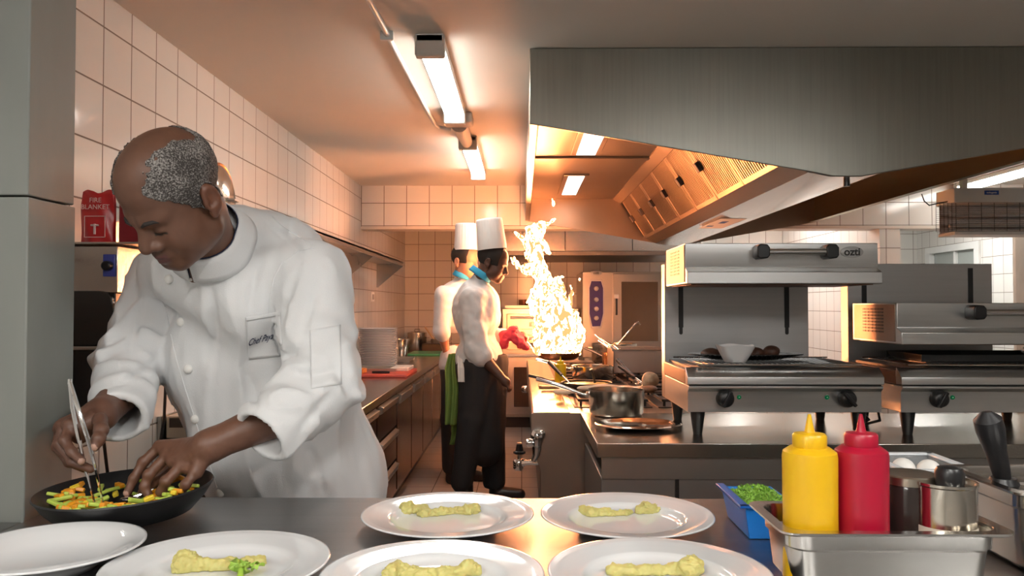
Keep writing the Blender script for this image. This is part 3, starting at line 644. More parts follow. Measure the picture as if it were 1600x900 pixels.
q = P(1010,0,4.4); soft('meat_piece', (q.x,4.4,ZG+.016), (.055,.05,.02), mat('brown_meat', (.16,.07,.03), .5, var=.4, vscale=60), 'darker flat slice of meat in front of the pale piece', 'meat')
for i, (x, y) in enumerate(((846,5.0),(850,4.85),(856,5.15),(845,5.3),(857,5.4))):
    q = P(x,0,y); o = tag(MB().box((q.x-.02,y-.06,ZR+.006+.012*(i%2)),(q.x+.09,y+.02,ZR+.02+.012*(i%2))).build('wooden_spatula', mat('scorched_wood', (.38,.20,.09), .6, var=.3), bev=.004), 'scorched wooden slat lying at the left edge of the range', 'spatula', 'wooden slats at the left edge of the range')
for i, (xa,ya,xb,yb,Y) in enumerate(((858,566,892,580,4.95),(964,562,1000,580,5.0),(968,572,1010,586,4.9))):
    t = thing('pan_handle_tool', ['black handled spatula lying under the yellow bottle','black handled skimmer by the pale meat','second black handled skimmer just in front of the other'][i], 'spatula', 'black handled tools on the range')
    a, b = P(xa,ya,Y), P(xb,yb,Y-.25); a.z = max(a.z,ZG+.03); b.z = ZG+.012
    MB().tube([a, a.lerp(b,.6)], [.013,.010], 10).build('grip', BLK, t, smooth=True); MB().tube([a.lerp(b,.6), b], [.005,.004]).build('shaft', CHR, t, smooth=True)
    MB().box(tuple(b-Vector((.03,.03,.003))), tuple(b+Vector((.03,.03,.003)))).build('blade', CHR, t, bev=.002)
# yellow bottle by the flames
def squeeze(c, r, h, col, label, name='squeeze_bottle', m2=None):
    t = thing(name, label, 'bottle', 'squeeze bottles', c); m = mat('squeeze_'+col[0], col[1], .34, Subsurface_Weight=.05)
    MB().lathe((0,0,0), [(0,.003),(r*.8,0),(r*.95,.003),(r,.012),(r*.985,h*.5),(r,h*.93),(r*.97,h*.965),(r*.72,h)], 48).build('body', m, t, smooth=True)
    MB().lathe((0,0,0), [(r*.60,h*.99),(r*.62,h+.002),(r*.62,h+r*.42),(r*.56,h+r*.5),(r*.2,h+r*.55),(r*.17,h+r*.65),(r*.06,h+r*1.22),(0,h+r*1.24)], 40).build('nozzle_cap', m, t, smooth=True)
    return t
YEL = ('yellow', (.72,.42,.006)); RD = ('red', (.36,.004,.026))
q = P(875,0,4.95); squeeze((q.x,4.95,ZG), .036,.118, ('yellow_far', (.85,.55,.01)), 'small yellow squeeze bottle on the range below the flames')
# pan held in the flames
PC = P(873,553,5.7)
fpn = thing('flaming_pan', 'wide frying pan full of fire tilted over the burners', 'pan', None, PC)
f = MB().lathe((0,0,0), [(0,-.035),(.11,-.035),(.145,-.012),(.16,.012),(.163,.012),(.147,-.016),(.112,-.04),(0,-.04)], 48).build('vessel', mat('scorched_pan', (.16,.08,.04), .35, .8), fpn, smooth=True)
hd = P(812,524,5.62)-PC; MB().tube([(-.155,-.01,.0), Vector((-.155,-.01,.0)).lerp(hd,.5)+Vector((0,0,.004)), hd], [.009,.008,.010]).build('handle', CHR, fpn, smooth=True)
# ------------------------------------------------------------------ near worktop with the salamanders
wt = thing('worktop_table', 'long steel worktop carrying both salamander grills', 'table')
TX0, TY0, TY1 = .285, 3.0, 3.84
MB().box((TX0,TY0,.785),(5.2,TY1,ZR)).build('worktop', steel('table_steel', (.50,.48,.44), .2), wt, bev=.003)
MB().box((TX0+.02,TY0+.02,.70),(5.15,TY0+.035,.785)).build('apron_panel', steel('apron_steel', (.40,.39,.37), .35), wt)
DK = steel('table_base_steel', (.34,.33,.32), .4)
MB().box((TX0+.02,TY0+.03,.08),(2.10,TY1-.02,.70)).build('base_cabinet', DK, wt, bev=.003)
sm = MB().box((TX0+.30,TY0+.024,.1),(TX0+.315,TY0+.032,.70)).build('door_gap', BLK, wt)
MB().box((2.10,TY1-.05,.08),(5.1,TY1-.02,.70)).build('void_shade_sheet', mat('dark_void', (.04,.035,.03), .6), wt)  # near-black sheet stands in for the shade under the table
MB().box((2.10,TY0+.05,.22),(5.1,TY1-.05,.24)).build('under_shelf', DK, wt)
for x in (2.12,3.6,5.0): MB().box((x,TY0+.05,0),(x+.04,TY0+.09,.72)).build('leg', ST, wt)
# ------------------------------------------------------------------ salamander grills
SGF = steel('salamander_front', (.68,.68,.67), .34, (1,1,26), .10)  # front steel lightened for the light falling on it
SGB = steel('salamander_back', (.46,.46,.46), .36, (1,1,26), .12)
SGS = steel('salamander_side_firelit', (.27,.205,.165), .38)  # side steel darker and warm, firelight put into its colour
def salamander(x, lift, label):
    """x: left side, lift: height of the movable upper box above the base top"""
    y0, y1 = 3.17, 3.72; w = .772; t = thing('salamander_grill', label, 'grill', 'salamander grills', (x,y0,ZR))
    L = lambda m, n, *a, **k: m.build(n, *a, **k)
    z0, z1 = .095, .235       # base box
    MB().prism([(0,z0),(0,.178),(-.018,.190),(-.018,.200),(.5,.200),(.5,z0)], 'X', .0, w).build('base_box', SGF, t, bev=.002)
    MB().box((.004,-.008,.200),(w-.004,.49,.2065)).build('base_gap', BLK, t)
    MB().prism([(-.018,.2065),(-.018,.236),(.026,.272),(.03,.272),(.03,.2065)], 'X', -.004, w+.004).build('front_ledge', SGF, t, bev=.002)
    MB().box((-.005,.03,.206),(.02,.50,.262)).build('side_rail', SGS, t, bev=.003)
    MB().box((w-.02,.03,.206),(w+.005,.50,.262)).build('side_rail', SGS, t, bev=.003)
    MB().box((.02,.03,.262),(w-.02,.50,.273)).build('drip_pan', mat('drip_black', (.03,.03,.03), .35, .6), t)
    # wire rack
    r = MB(); r.tube([(.04,.02,.282),(w-.07,.02,.282)], .004, 8); r.tube([(.02,.40,.289),(w-.06,.40,.289)], .003, 8)
    for k in range(31): r.tube([(.05+k*.0213,.02,.284),(.05+k*.0213-.0,.46,.284)], .003, 6)
    r.build('wire_rack', CHR, t, smooth=True)
    # back box with lift slots
    zt = .715
    MB().box((.0,.50,z0),(.665+.0,.55+.03,zt)).build('back_box', SGB, t, bev=.002)
    for sx in (.075,.565):
        s = MB(); s.box((sx-.002,.4985,.40),(sx+.002,.50,zt-.03)); 
        s.prism([(sx+.008*math.cos(a), (.50 if k < 9 else .395)+.008*math.sin(a)) for k, a in enumerate([PI*i/8 for i in range(9)]+[PI+PI*i/8 for i in range(9)])], 'Y', .497, .50)
        if lift < .35: s.box((sx-.011,.4965,.42),(sx+.011,.499,zt-.02))
        s.build('lift_slot', BLK, t)
    # upper box
    u0 = .272+lift; uh = .165
    pr = [(.0,u0),(.0,u0+.047),(.022,u0+.065),(.018,u0+.075),(.02,u0+uh),(.44,u0+uh),(.44,u0)]
    pr[0] = (-.02,u0); pr[1] = (-.02,u0+.047)
    ub = MB().prism(pr, 'X', -.003, w+.0).build('upper_box', SGF, t, bev=.0025)
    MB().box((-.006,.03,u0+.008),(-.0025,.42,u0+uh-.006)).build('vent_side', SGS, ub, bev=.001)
    v = MB()
    for i in range(8):
        for j in range(6): v.box((-.0078,.13+j*.034,u0+.042+i*.0135),(-.0055,.156+j*.034,u0+.049+i*.0135))
    v.build('vent_slots', BLK, ub)
    MB().box((.02,.02,u0-.004),(w-.02,.42,u0+.001)).build('heating_face', mat('element_dark', (.16,.08,.05), .5), ub)
    # handle
    hb = MB().cyl((.30,-.035,u0+.125),(.54,-.035,u0+.125), .0135).build('handle_bar', CHR, ub, smooth=True)
    for hx in (.268,.54): 
        MB().prism([(hx,u0+.105),(hx+.012,u0+.098),(hx+.042,u0+.10),(hx+.05,u0+.112),(hx+.05,u0+.142),(hx+.04,u0+.155),(hx+.01,u0+.157),(hx,u0+.145)], 'Y', -.052, .022).build('handle_mount', BLK, ub, bev=.005)
    text_badge(ub, 'ozti', (w-.105,.018,u0+.128), .092,.046,.043)
    # controls
    for kx in (.148,.632):
        MB().lathe((kx,-.002,.150), [(0,-.034),(.022,-.034),(.030,-.028),(.035,-.012),(.036,0)], 28, 'Y').build('knob', BLK, t, smooth=True)
        kg = MB(); kg.X = Matrix.Translation((kx,-.036,.150)) @ Matrix.Rotation(.5 if kx < .4 else -.7, 4, 'Y'); kg.box((-.007,-.012,-.034),(.007,.004,.034)); kg.build('knob_grip', BLK, t, bev=.003)
    for kx in (.205,.555): 
        MB().lathe((kx,-.001,.155), [(0,-.003),(.008,-.003),(.009,0)], 20, 'Y').build('indicator', mat('green_lens', (.0,.25,.09), .2), t, smooth=True)
        MB().sphere((kx,-.004,.155), .0028, 8, 6).build('indicator_dot', mat('green_pale', (.5,.75,.55), .3), t)
    # feet
    for fx in (.05,.70):
        for fy in (.05,.46): MB().tube([(fx,fy,0),(fx,fy,.012),(fx,fy,z0)], [.018,.02,.031], 16).build('foot', BLK, t, smooth=True)
    return t
XS1 = (1073-815)*3.17/F_PX
XS2 = (1402-815)*3.17/F_PX
s1 = salamander(XS1, .337, 'steel salamander grill with its upper box raised, meat plate on the rack')
s2 = salamander(XS2, .095, 'steel salamander grill with its upper box lowered, right of the other')
# exposed left faces: their firelight glow is partly toned into the side steel
# platter with meat and a bowl on the first rack
ZK = ZR+.2865
pl = P(1158,0,3.45)
ov = thing('oval_platter', 'oval dark rimmed platter of meat on the raised salamander rack', 'platter', None, (pl.x,3.42,ZK+.004))
MB().lathe((0,0,0), [(0,0),(.15,0),(.19,.008),(.245,.020),(.248,.024),(.243,.025),(.19,.013),(.15,.005),(0,.005)], 56, sx=1, sy=.5).build('dish', steel('dark_platter', (.40,.40,.40), .22), ov, smooth=True)
bw = thing('small_bowl', 'small square white bowl on the salamander rack in front of the meat', 'bowl', None, (P(1145,0,3.27).x,3.27,ZK))
b = MB()
def sq(r, z, n=36, e=4.0):
    o = []
    for i in range(n):
        a = 2*PI*i/n; c, s = math.cos(a), math.sin(a); q = (abs(c)**e+abs(s)**e)**(-1/e)*r; ww = z*(1+ (.0)) + (.003*math.cos(4*a) if z > .05 else 0); o.append((q*c, q*s, ww))
    return o
rings = [sq(.035,0,e=3), sq(.042,.003,e=3), sq(.055,.03), sq(.070,.062), sq(.074,.071), sq(.071,.072), sq(.066,.062), sq(.05,.03), sq(.037,.010,e=3), sq(.001,.008,e=3)]
vs = [v for r in rings for v in r]; n = 36
b.add(vs, [(i*n+j, i*n+(j+1) % n, (i+1)*n+(j+1) % n, (i+1)*n+j) for i in range(9) for j in range(n)]+[tuple(reversed(range(n)))]); b.build('body', CER, bw, smooth=True)
STK = mat('seared_meat', (.07,.03,.018), .5, var=.5, vscale=70, bump=.8, bscale=90)
soft('steak', (P(1108,0,3.42).x,3.42,ZK+.026), (.045,.04,.024), STK, 'flat seared steak at the left end of the platter behind the bowl', 'meat', 'seared meat on the salamander platter')
soft('steak', (P(1178,0,3.43).x,3.43,ZK+.026), (.035,.035,.028), STK, 'seared steak just right of the small white bowl', 'meat', 'seared meat on the salamander platter')
soft('steak', (P(1201,0,3.41).x,3.41,ZK+.031), (.037,.035,.032), STK, 'round seared piece of meat at the right side of the platter', 'meat', 'seared meat on the salamander platter')
tray('black_tray', XS2+.14,3.28,XS2+.75,3.6,ZK+.002,.03, mat('tray_black', (.03,.03,.03), .4, .5), 'black roasting tray on the rack of the lowered salamander')
# cables under the grills
tag(MB().tube([(XS1+.79,3.5,ZR+.1),(XS1+.83,3.42,ZR+.03),(XS2-.1,3.35,ZR+.012),(XS2+.02,3.4,ZR+.03),(XS2+.05,3.5,ZR+.09)], .006).build('power_cable', BLK, smooth=True), 'black cable looping on the worktop between the two grills', 'cable')
# ------------------------------------------------------------------ electric heater high on the right
HY = 5.0
ht = thing('infrared_heater', 'wall heater with a wire guard and steel reflector high on the right', 'heater')
hx0, hx1 = P(1487,0,HY).x, P(1487,0,HY).x+.9
zt = 1.36+(478-294)*HY/F_PX; zb = 1.36+(478-362)*HY/F_PX
MB().box((hx0,HY,zt-.095),(hx1,HY+.22,zt)).build('housing', mat('heater_grey', (.66,.67,.65), .4), ht, bev=.006)
MB().box((hx0+.19,HY-.002,zt-.045),(hx0+.28,HY,zt-.018)).build('blue_label', mat('label_blue', (.01,.06,.30), .4), ht)
text('lettering', 'sologetic', mat('label_white', (.8,.8,.8), .5), ht, facing((hx0+.235,HY-.003,zt-.0315)), .018, .0003)
MB().box((hx0,HY+.16,zb),(hx1,HY+.18,zt-.095)).build('reflector', steel('reflector', (.55,.5,.48), .25), ht)
MB().box((hx0,HY,zb-.022),(hx1,HY+.2,zb)).build('lower_tray', mat('heater_grey', (.52,.53,.51), .4), ht, bev=.004)
for dz in (.045,.11): MB().cyl((hx0+.02,HY+.10,zb+dz),(hx1,HY+.10,zb+dz), .011).build('heating_tube', mat('quartz', (.62,.60,.58), .2), ht, smooth=True)
g = MB(); k = 0
zz = zb
while zz < zt-.095: g.tube([(hx0,HY+.0,zz),(hx1,HY+.0,zz)], .0008, 4); g.tube([(hx0-.10,HY+.03,zz),(hx0,HY+.0,zz)], .0008, 4); zz += .012
for i in range(12): g.tube([(hx0+.01+i*.08,HY,zb),(hx0+.01+i*.08,HY,zt-.095)], .0018, 5)
for i in range(5): g.tube([(hx0-.10+i*.022,HY+.03-i*.006,zb),(hx0-.10+i*.022,HY+.03-i*.006,zt-.095)], .0016, 5)
g.build('wire_guard', mat('guard_wire', (.05,.045,.04), .5, .7), ht)
MB().box((hx0+.1,HY+.08,zt),(hx0+.13,HY+.12,CEIL)).build('hanger', ST, ht); MB().box((hx1-.13,HY+.08,zt),(hx1-.1,HY+.12,CEIL)).build('hanger', ST, ht)
tag(MB().tube([P(1440,303,HY),P(1444,314,HY),P(1452,321,HY),P(1464,318,HY),P(1480,315,HY+.05)], .004).build('heater_cable', BLK, smooth=True), 'thin black cable curving from the hood to the heater', 'cable')
# ------------------------------------------------------------------ plates and food on the serving counter
ZP = .941
def plate_prof(R):
    p = [(0,.004),(.075,.004),(.08,0),(.09,.0),(.094,.004),(.112,.012),(.13,.0165),(R-.004,.0235),(R,.0255),(R-.001,.0275),(R-.004,.0275)]
    for k, r in enumerate((R-.012,R-.018,R-.024,R-.030,R-.036,R-.042,R-.048,R-.054)): p.append((r, .0263-.00115*k+(.0007 if k % 2 else -.0007)))
    p += [(.108,.0145),(.096,.009),(.085,.0072),(.04,.0066),(0,.0066)]; return p
def plate(px, y, R, label, deep=False):
    o = PZ(px, 478+ (1.36-(ZP+.025))*F_PX/y, ZP+.025); t = thing('dinner_plate', label, 'plate', 'white dinner plates on the serving counter', (P(px,800,y).x, y, ZP))
    pr = plate_prof(R)
    if deep: pr = [(0,.004),(.06,.004),(.064,0),(.072,0),(.078,.006),(.11,.022),(R-.004,.032),(R,.034),(R-.001,.0365),(R-.005,.036),(.115,.029),(.095,.018),(.07,.0085),(0,.0075)]
    MB().lathe((0,0,0), pr, 96).build('dish', CER, t, smooth='all')
    return t
PUR = mat('pea_puree', (.56,.50,.17), .5, var=.10, vscale=30, bump=.25, bscale=120, Subsurface_Weight=.15)
p1 = plate(81, 1.262, .140, 'empty deep white plate at the left end of the serving counter', True)
p2 = plate(700, 1.505, .1635, 'white plate in the back row, directly below the cook holding the pan of fire')
p3 = plate(979, 1.505, .1635, 'white plate at the right end of the back row of plates')
p4 = plate(342, 1.213, .168, 'white plate with puree and a green leaf garnish')
p5 = plate(676, 1.165, .165, 'white plate with peaked puree in the middle of the front row')
p6 = plate(1029, 1.180, .165, 'white plate at the right end of the front row')
def food(strokes, y0, label, zp=.948):
    """strokes: (px, py, r, lift) points of a smear laid on the plate"""
    pts = []
    for x, y, r, l in strokes:
        q = PZ(x, y, zp+l); pts.append((A(q), r, l))
    lo = np.min([p[0]-p[1] for p in pts], 0)-.012; hi = np.max([p[0]+p[1] for p in pts], 0)+.012
    def f(p):
        d = None
        for i in range(len(pts)-1):
            if pts[i+1][1] < 0: continue
            e = cone(p, pts[i][0], pts[i+1][0], abs(pts[i][1]), abs(pts[i+1][1])); d = e if d is None else smin(d, e, .008)
        d = d + .0028*noise(p, 90) + .0022*noise(p+3, 170)*1.0 + .0015*noise(p*A((1,1,2)), 300)
        return np.maximum(d, zp-p[...,2])
    return tag(blob('vegetable_puree', f, lo, hi, .0016, PUR), label, 'puree', 'portions of puree on the white plates')
food([(640,792,.012,.012),(634,798,.012,.006),(662,796,.009,.004),(662,804,.010,.003),(690,801,.010,.003),(712,799,.008,.003),(732,798,.010,.006),(742,795,.011,.008)], 1.5, 'lumpy puree smear on the back row plate below the cook in the black apron')
food([(912,799,.010,.005),(925,803,.011,.003),(950,803,.010,.002),(975,803,.007,.002),(985,800,.006,.002)], 1.5, 'flat puree smear on the back right plate')
food([(998,797,.009,.006),(1010,794,.012,.009),(1024,797,.009,.006)], 1.5, 'small mound of puree beside the flat smear on the back right plate')
food([(290,876,.017,.014),(286,886,.015,.006),(305,884,.014,.006),(330,886,.011,.003),(355,885,.012,.003),(385,882,.011,.003),(405,878,.010,.004)], 1.2, 'puree with a big scoop under the green leaf')
food([(612,896,.013,.007),(620,891,.013,.005),(650,898,.010,.003),(690,898,.010,.003),(722,893,.009,.006),(733,886,.009,.012),(742,891,.012,.006)], 1.16, 'puree with a pointed peak on the middle front plate')
food([(955,892,.011,.005),(985,894,.011,.003),(1020,894,.011,.002),(1055,892,.011,.003),(1076,888,.014,.010),(1085,885,.014,.012)], 1.17, 'long puree smear ending in a mound on the front right plate')
lf = thing('celery_leaf', 'pale green leaf garnish resting on the puree', 'garnish', None, PZ(382,884,.962))
def leaf(cx, cy, r, rz, tx):
    m = MB(); R = Matrix.Translation((cx,cy,0)) @ Euler((tx,.2,rz)).to_matrix().to_4x4(); m.X = R
    n = 22; m.add([(0,0,.003)]+[((r*(1+.22*math.cos(3*a)+.12*math.sin(8*a)))*math.cos(a), (r*(1+.22*math.cos(3*a)+.12*math.sin(8*a)))*math.sin(a)*.8, .003*math.sin(5*a)) for a in [2*PI*i/n for i in range(n)]], [(0,1+i,1+(i+1) % n) for i in range(n)])
    return m
LG = mat('leaf_green', (.30,.48,.06), .45, var=.3, vscale=60, Subsurface_Weight=.1)
for a in ((-.012,.002,.014,.3,.5),(.012,.004,.013,1.5,-.4),(.0,-.014,.013,2.6,.9),(.022,-.004,.010,4,.3),(-.004,.010,.010,5,-.2)): leaf(*a).build('leaf', LG, lf, solid=.0008, smooth=True)
MB().tube([(0,-.016,.0),(.004,-.028,-.006),(.003,-.040,-.011)], [.004,.005,.006]).build('stalk', LG, lf, smooth=True)

# ------------------------------------------------------------------ black pan with chopped vegetables
PNC = Vector((P(208,0,1.555).x, 1.50+.055, ZP)); TL = Matrix.Translation(PNC) @ Euler((.03,-.035,0)).to_matrix().to_4x4()
pn = thing('black_pan', 'round black pan of chopped vegetables in front of the chef', 'pan', None, (0,0,0)); pn.matrix_basis = TL
MB().lathe((0,0,.006), [(0,.004),(.10,.004),(.118,.012),(.140,.034),(.157,.056),(.161,.058),(.163,.055),(.146,.030),(.122,.005),(.10,0),(0,0)], 72).build('vessel', mat('pan_black', (.014,.014,.015), .34, rvar=.08), pn, smooth=True)
VC = {'carrot': mat('carrot_orange', (.86,.33,.015), .35, var=.15, Subsurface_Weight=.1), 'celery': mat('celery_green', (.50,.62,.10), .35, var=.2, Subsurface_Weight=.1), 'squash': mat('squash_yellow', (.85,.60,.04), .35, var=.15, Subsurface_Weight=.1)}
rv = random.Random(11); protos = {}
for k, (w, l, h) in {'carrot': (.010,.022,.009), 'celery': (.009,.042,.007), 'squash': (.011,.018,.009)}.items():
    protos[k] = MB().box((-l/2,-w/2,-h/2),(l/2,w/2,h/2)); 
first = {}
for i in range(190):
    k = rv.choices(['carrot','celery','squash'], [4,5,1.5])[0]
    a = rv.uniform(PI*.93, PI*2.02) if i < 150 else rv.uniform(0, 2*PI); r = .127*math.sqrt(rv.uniform(.15,1))
    lay = rv.choice((0,1,2,2)); 
    if r > .1: lay = max(lay, 1)
    loc = TL @ Vector((r*math.cos(a), r*math.sin(a), .025+.0075*lay+max(0, (r-.09))*.6))
    if k not in first:
        o = protos[k].build('chopped_'+k, VC[k], bev=.002); first[k] = o
    else: o = first[k].copy(); COL.objects.link(o)
    o.location = loc; o.rotation_euler = (rv.uniform(-.4,.4), rv.uniform(-.35,.35), rv.uniform(0,PI))
    tag(o, {'carrot':'small orange carrot baton lying in the black pan','celery':'pale green celery strip lying in the black pan','squash':'small yellow squash cube lying in the black pan'}[k], 'vegetable', 'chopped %s in the black pan' % k)

# ------------------------------------------------------------------ containers at the right end
GN = steel('gastronorm_steel', (.60,.58,.55), .22, (1,1,1), .08, .06, .1)
def gn(name, x0, y0, x1, y1, zt, dep, label, rim=.016):
    t = thing(name, label, 'container', None, ((x0+x1)/2,(y0+y1)/2,zt-dep)); hx, hy = (x1-x0)/2, (y1-y0)/2
    def ring(ax, ay, r, z, n=8):
        o = []
        for cx, cy, a0 in ((ax-r,ay-r,0),(-ax+r,ay-r,PI/2),(-ax+r,-ay+r,PI),(ax-r,-ay+r,1.5*PI)):
            for i in range(n+1): a = a0+PI/2*i/n; o.append((cx+r*math.cos(a), cy+r*math.sin(a), z))
        return o
    ax, ay = hx-rim, hy-rim
    R = [ring(hx-.002,hy-.002,.022,dep-.005), ring(hx,hy,.024,dep-.003), ring(hx,hy,.024,dep), ring(ax,ay,.03,dep), ring(ax-.002,ay-.002,.03,dep-.006), ring(ax-.003,ay-.003,.03,dep-.028), ring(ax-.007,ay-.007,.03,dep-.032), ring(ax-.012,ay-.012,.03,.014), ring(ax-.024,ay-.024,.025,.003)]
    m = len(R[0]); vs = [v for r in R for v in r]; inner = MB()
    inner.add(vs, [(i*m+j, i*m+(j+1) % m, (i+1)*m+(j+1) % m, (i+1)*m+j) for i in range(len(R)-1) for j in range(m)]+[tuple((len(R)-1)*m+j for j in range(m))])
    o = inner.build('tub', GN, t, smooth=True, recalc=False); md = o.modifiers.new('s','SOLIDIFY'); md.thickness = .0012; md.offset = -1
    return t
gx0, gx1 = .368, .700
gn('gastronorm_tub', gx0, 1.118, gx1, 1.305, 1.04, .098, 'small rectangular steel tub holding the two squeeze bottles')
squeeze((P(1259,0,1.185).x,1.185,.945), .0395, .205, YEL, 'tall yellow squeeze bottle standing in the steel tub')
squeeze((P(1338.5,0,1.195).x,1.195,.945), .0385, .205, RD, 'tall red squeeze bottle standing in the steel tub')
cn = thing('tin_can', 'silver tin with a black knob standing right of the red bottle', 'can', None, (P(1467,0,1.20).x,1.20,.945))
MB().lathe((0,0,0), [(0,0),(.043,0),(.0445,.002),(.0445,.004),(.043,.006),(.043,.146),(.0447,.148),(.0447,.152),(.042,.152),(.042,.148),(0,.147)], 56).build('body', steel('tin_steel', (.66,.62,.55), .14, (1,1,1), .02), cn, smooth=True)
b = MB(); b.v = []; 
def arc_label(mb, r, a0, a1, z0, z1, n=24): mb.grid(lambda u, v: (r*math.cos(a0+(a1-a0)*u), r*math.sin(a0+(a1-a0)*u), z0+(z1-z0)*v), n, 2)
arc_label(b, .0434, PI*.95, PI*2.05, .02, .088); b.build('paper_label', mat('label_cream', (.66,.60,.50), .6, var=.1), cn, smooth=True, recalc=False)
b = MB(); arc_label(b, .0437, PI*1.62, PI*2.0, .022, .078); b.build('label_picture', mat('label_yellow', (.62,.42,.08), .5, var=.4, vscale=50), cn, smooth=True, recalc=False)
b = MB(); arc_label(b, .0437, PI*1.28, PI*1.42, .070, .082, 8); b.build('label_leaf', mat('label_green', (.25,.35,.05), .5), cn, smooth=True, recalc=False)
MB().lathe((.004,-.006,.147), [(0,0),(.019,0),(.0205,.004),(.0205,.020),(.017,.026),(.008,.028),(0,.028)], 28).build('knob', BLK, cn, smooth=True)
jr = thing('dark_jar', 'dark jar with a dull metal lid half hidden between red bottle and tin', 'jar', None, (P(1412,0,1.235).x,1.235,.945))
MB().lathe((0,0,0), [(0,0),(.039,0),(.041,.004),(.041,.135),(.038,.142),(0,.142)], 40).build('glass', mat('jar_dark', (.025,.018,.016), .15), jr, smooth=True)
MB().lathe((0,0,.142), [(0,0),(.041,0),(.0415,.012),(.039,.014),(0,.012)], 40).build('lid', steel('lid_dull', (.35,.31,.25), .35), jr, smooth=True)
text('lettering', 'ARO', mat('jar_print', (.30,.27,.24), .5), jr, facing((.004,-.0418,.068), (.0,-1,0)), .022, .0003)
# clear box with eggs
eb = thing('plastic_box', 'clear white plastic box holding eggs behind the tin', 'box', None, (0,0,0))
e0 = P(1380,0,1.55).x; e1 = P(1478,0,1.55).x
zt = 1.36-(712-478)*1.62/F_PX
m = MB(); m.box((e0,1.48,zt-.028),(e1,1.484,zt)); m.box((e0,1.636,zt-.028),(e1,1.64,zt)); m.box((e0,1.48,zt-.028),(e0+.004,1.64,zt)); m.box((e1-.004,1.48,zt-.028),(e1,1.64,zt)); m.box((e0,1.48,ZP),(e1,1.64,ZP+.003))
m.box((e0+.01,1.49,ZP),(e1-.01,1.63,zt-.028))
CLR = mat('clear_plastic', (.75,.78,.80), .12, Transmission_Weight=.75, IOR=1.2)
m.build('tub', CLR, eb, bev=.002)
m = MB(); m.box((e0-.012,1.468,zt),(e1+.012,1.484,zt+.005)); m.box((e0-.012,1.636,zt),(e1+.012,1.652,zt+.005)); m.box((e0-.012,1.468,zt),(e0+.004,1.652,zt+.005)); m.box((e1-.004,1.468,zt),(e1+.012,1.652,zt+.005)); m.build('rim', mat('milky_plastic', (.70,.73,.76), .25), eb, bev=.002)
EGG = mat('egg_shell', (.82,.80,.76), .4)
for i, (dx, dy) in enumerate(((.020,.075),(.062,.06))):
    tag(MB().sphere((e0+dx+.012,1.48+dy,zt-.010), (.021,.026,.021), 20, 14).build('egg', EGG, smooth=True), ['white egg at the left of the plastic box','white egg at the right of the plastic box, most in view'][i], 'egg', 'eggs in the plastic box')
# second tub and the black handled tool
gx = (1490-815)*1.45/F_PX
gn('gastronorm_tub', .752, 1.205, 1.18, 1.435, 1.075, .134, 'deep steel tub at the right end holding a black handled ladle')
kt = thing('serving_spoon', 'thick black handled spoon standing in the deep steel tub', 'spoon')
a, b = P(1568,752,1.33), P(1543,655,1.29)
MB().tube([a, a.lerp(b,.15), a.lerp(b,.5), a.lerp(b,.85), b, b+Vector((-.002,0,.012))], [.012,.014,.0165,.022,.021,.008], 20).build('handle', mat('handle_black', (.012,.012,.014), .4), kt, smooth=True)
MB().lathe(tuple(a), [(0,-.01),(.022,-.01),(.024,-.004),(.020,.006),(0,.008)], 24).build('collar', BLK, kt, smooth=True)
q = a.copy(); q.z = .98; MB().tube([a, q], [.008,.006]).build('shaft', CHR, kt, smooth=True); MB().sphere(tuple(q), (.03,.03,.018)).build('bowl', CHR, kt, smooth=True)
# blue tub of chopped herbs
bl = thing('blue_tub', 'blue plastic tub of chopped green herbs left of the steel tub', 'tub', None, (0,0,0))
b0, b1 = P(1152,0,1.45).x, P(1236,0,1.45).x
m = MB(); zt = 1.36-(784-478)*1.45/F_PX
def trap(mb, x0, x1, y0, y1, z0, z1, ins, th=.003):
    o = [(x0,y0,z1),(x1,y0,z1),(x1,y1,z1),(x0,y1,z1),(x0+ins,y0+ins,z0),(x1-ins,y0+ins,z0),(x1-ins,y1-ins,z0),(x0+ins,y1-ins,z0)]
    i = [(x0+th,y0+th,z1),(x1-th,y0+th,z1),(x1-th,y1-th,z1),(x0+th,y1-th,z1),(x0+ins+th,y0+ins+th,z0+th),(x1-ins-th,y0+ins+th,z0+th),(x1-ins-th,y1-ins-th,z0+th),(x0+ins+th,y1-ins-th,z0+th)]
    return mb.add(o+i, [(0,1,5,4),(1,2,6,5),(2,3,7,6),(3,0,4,7),(4,5,6,7),(8,12,13,9),(9,13,14,10),(10,14,15,11),(11,15,12,8),(12,15,14,13),(0,8,9,1),(1,9,10,2),(2,10,11,3),(3,11,8,0)])
trap(m, b0, b1, 1.42, 1.59, ZP, zt, .010); m.build('tub', mat('blue_plastic', (.005,.16,.55), .5), bl, bev=.0015)
m = MB(); m.box((b0-.010,1.415,zt),(b0+.006,1.595,zt+.005)); m.box((b0-.01,1.415,zt),(b1,1.426,zt+.005)); m.build('rim', mat('blue_rim', (.004,.10,.40), .3), bl, bev=.001)
hb = MB(); rh = random.Random(5)
for i in range(900):
    u, v = rh.uniform(0,1), rh.uniform(0,1); x = b0+.012+(b1-b0-.02)*u; y = 1.432+.145*v; z = zt-.004+.024*math.sin(PI*u)**.5*math.sin(PI*v)**.5*rh.uniform(.5,1)
    s = rh.uniform(.002,.0045); d = Vector((rh.uniform(-1,1),rh.uniform(-1,1),rh.uniform(-.3,1))).normalized()*s; e = Vector((rh.uniform(-1,1),rh.uniform(-1,1),rh.uniform(-1,1))).normalized()*s*.7; c = Vector((x,y,z))
    hb.add([c-d, c+e, c+d, c-e], [(0,1,2,3)])
hb.box((b0+.012,1.432,ZP+.01),(b1-.012,1.58,zt-.003))
tag(hb.build('chopped_herbs', mat('herb_green', (.22,.42,.05), .6, var=.4, vscale=150), recalc=False), 'heap of finely chopped green herbs in the blue tub', 'herbs', kind='stuff')
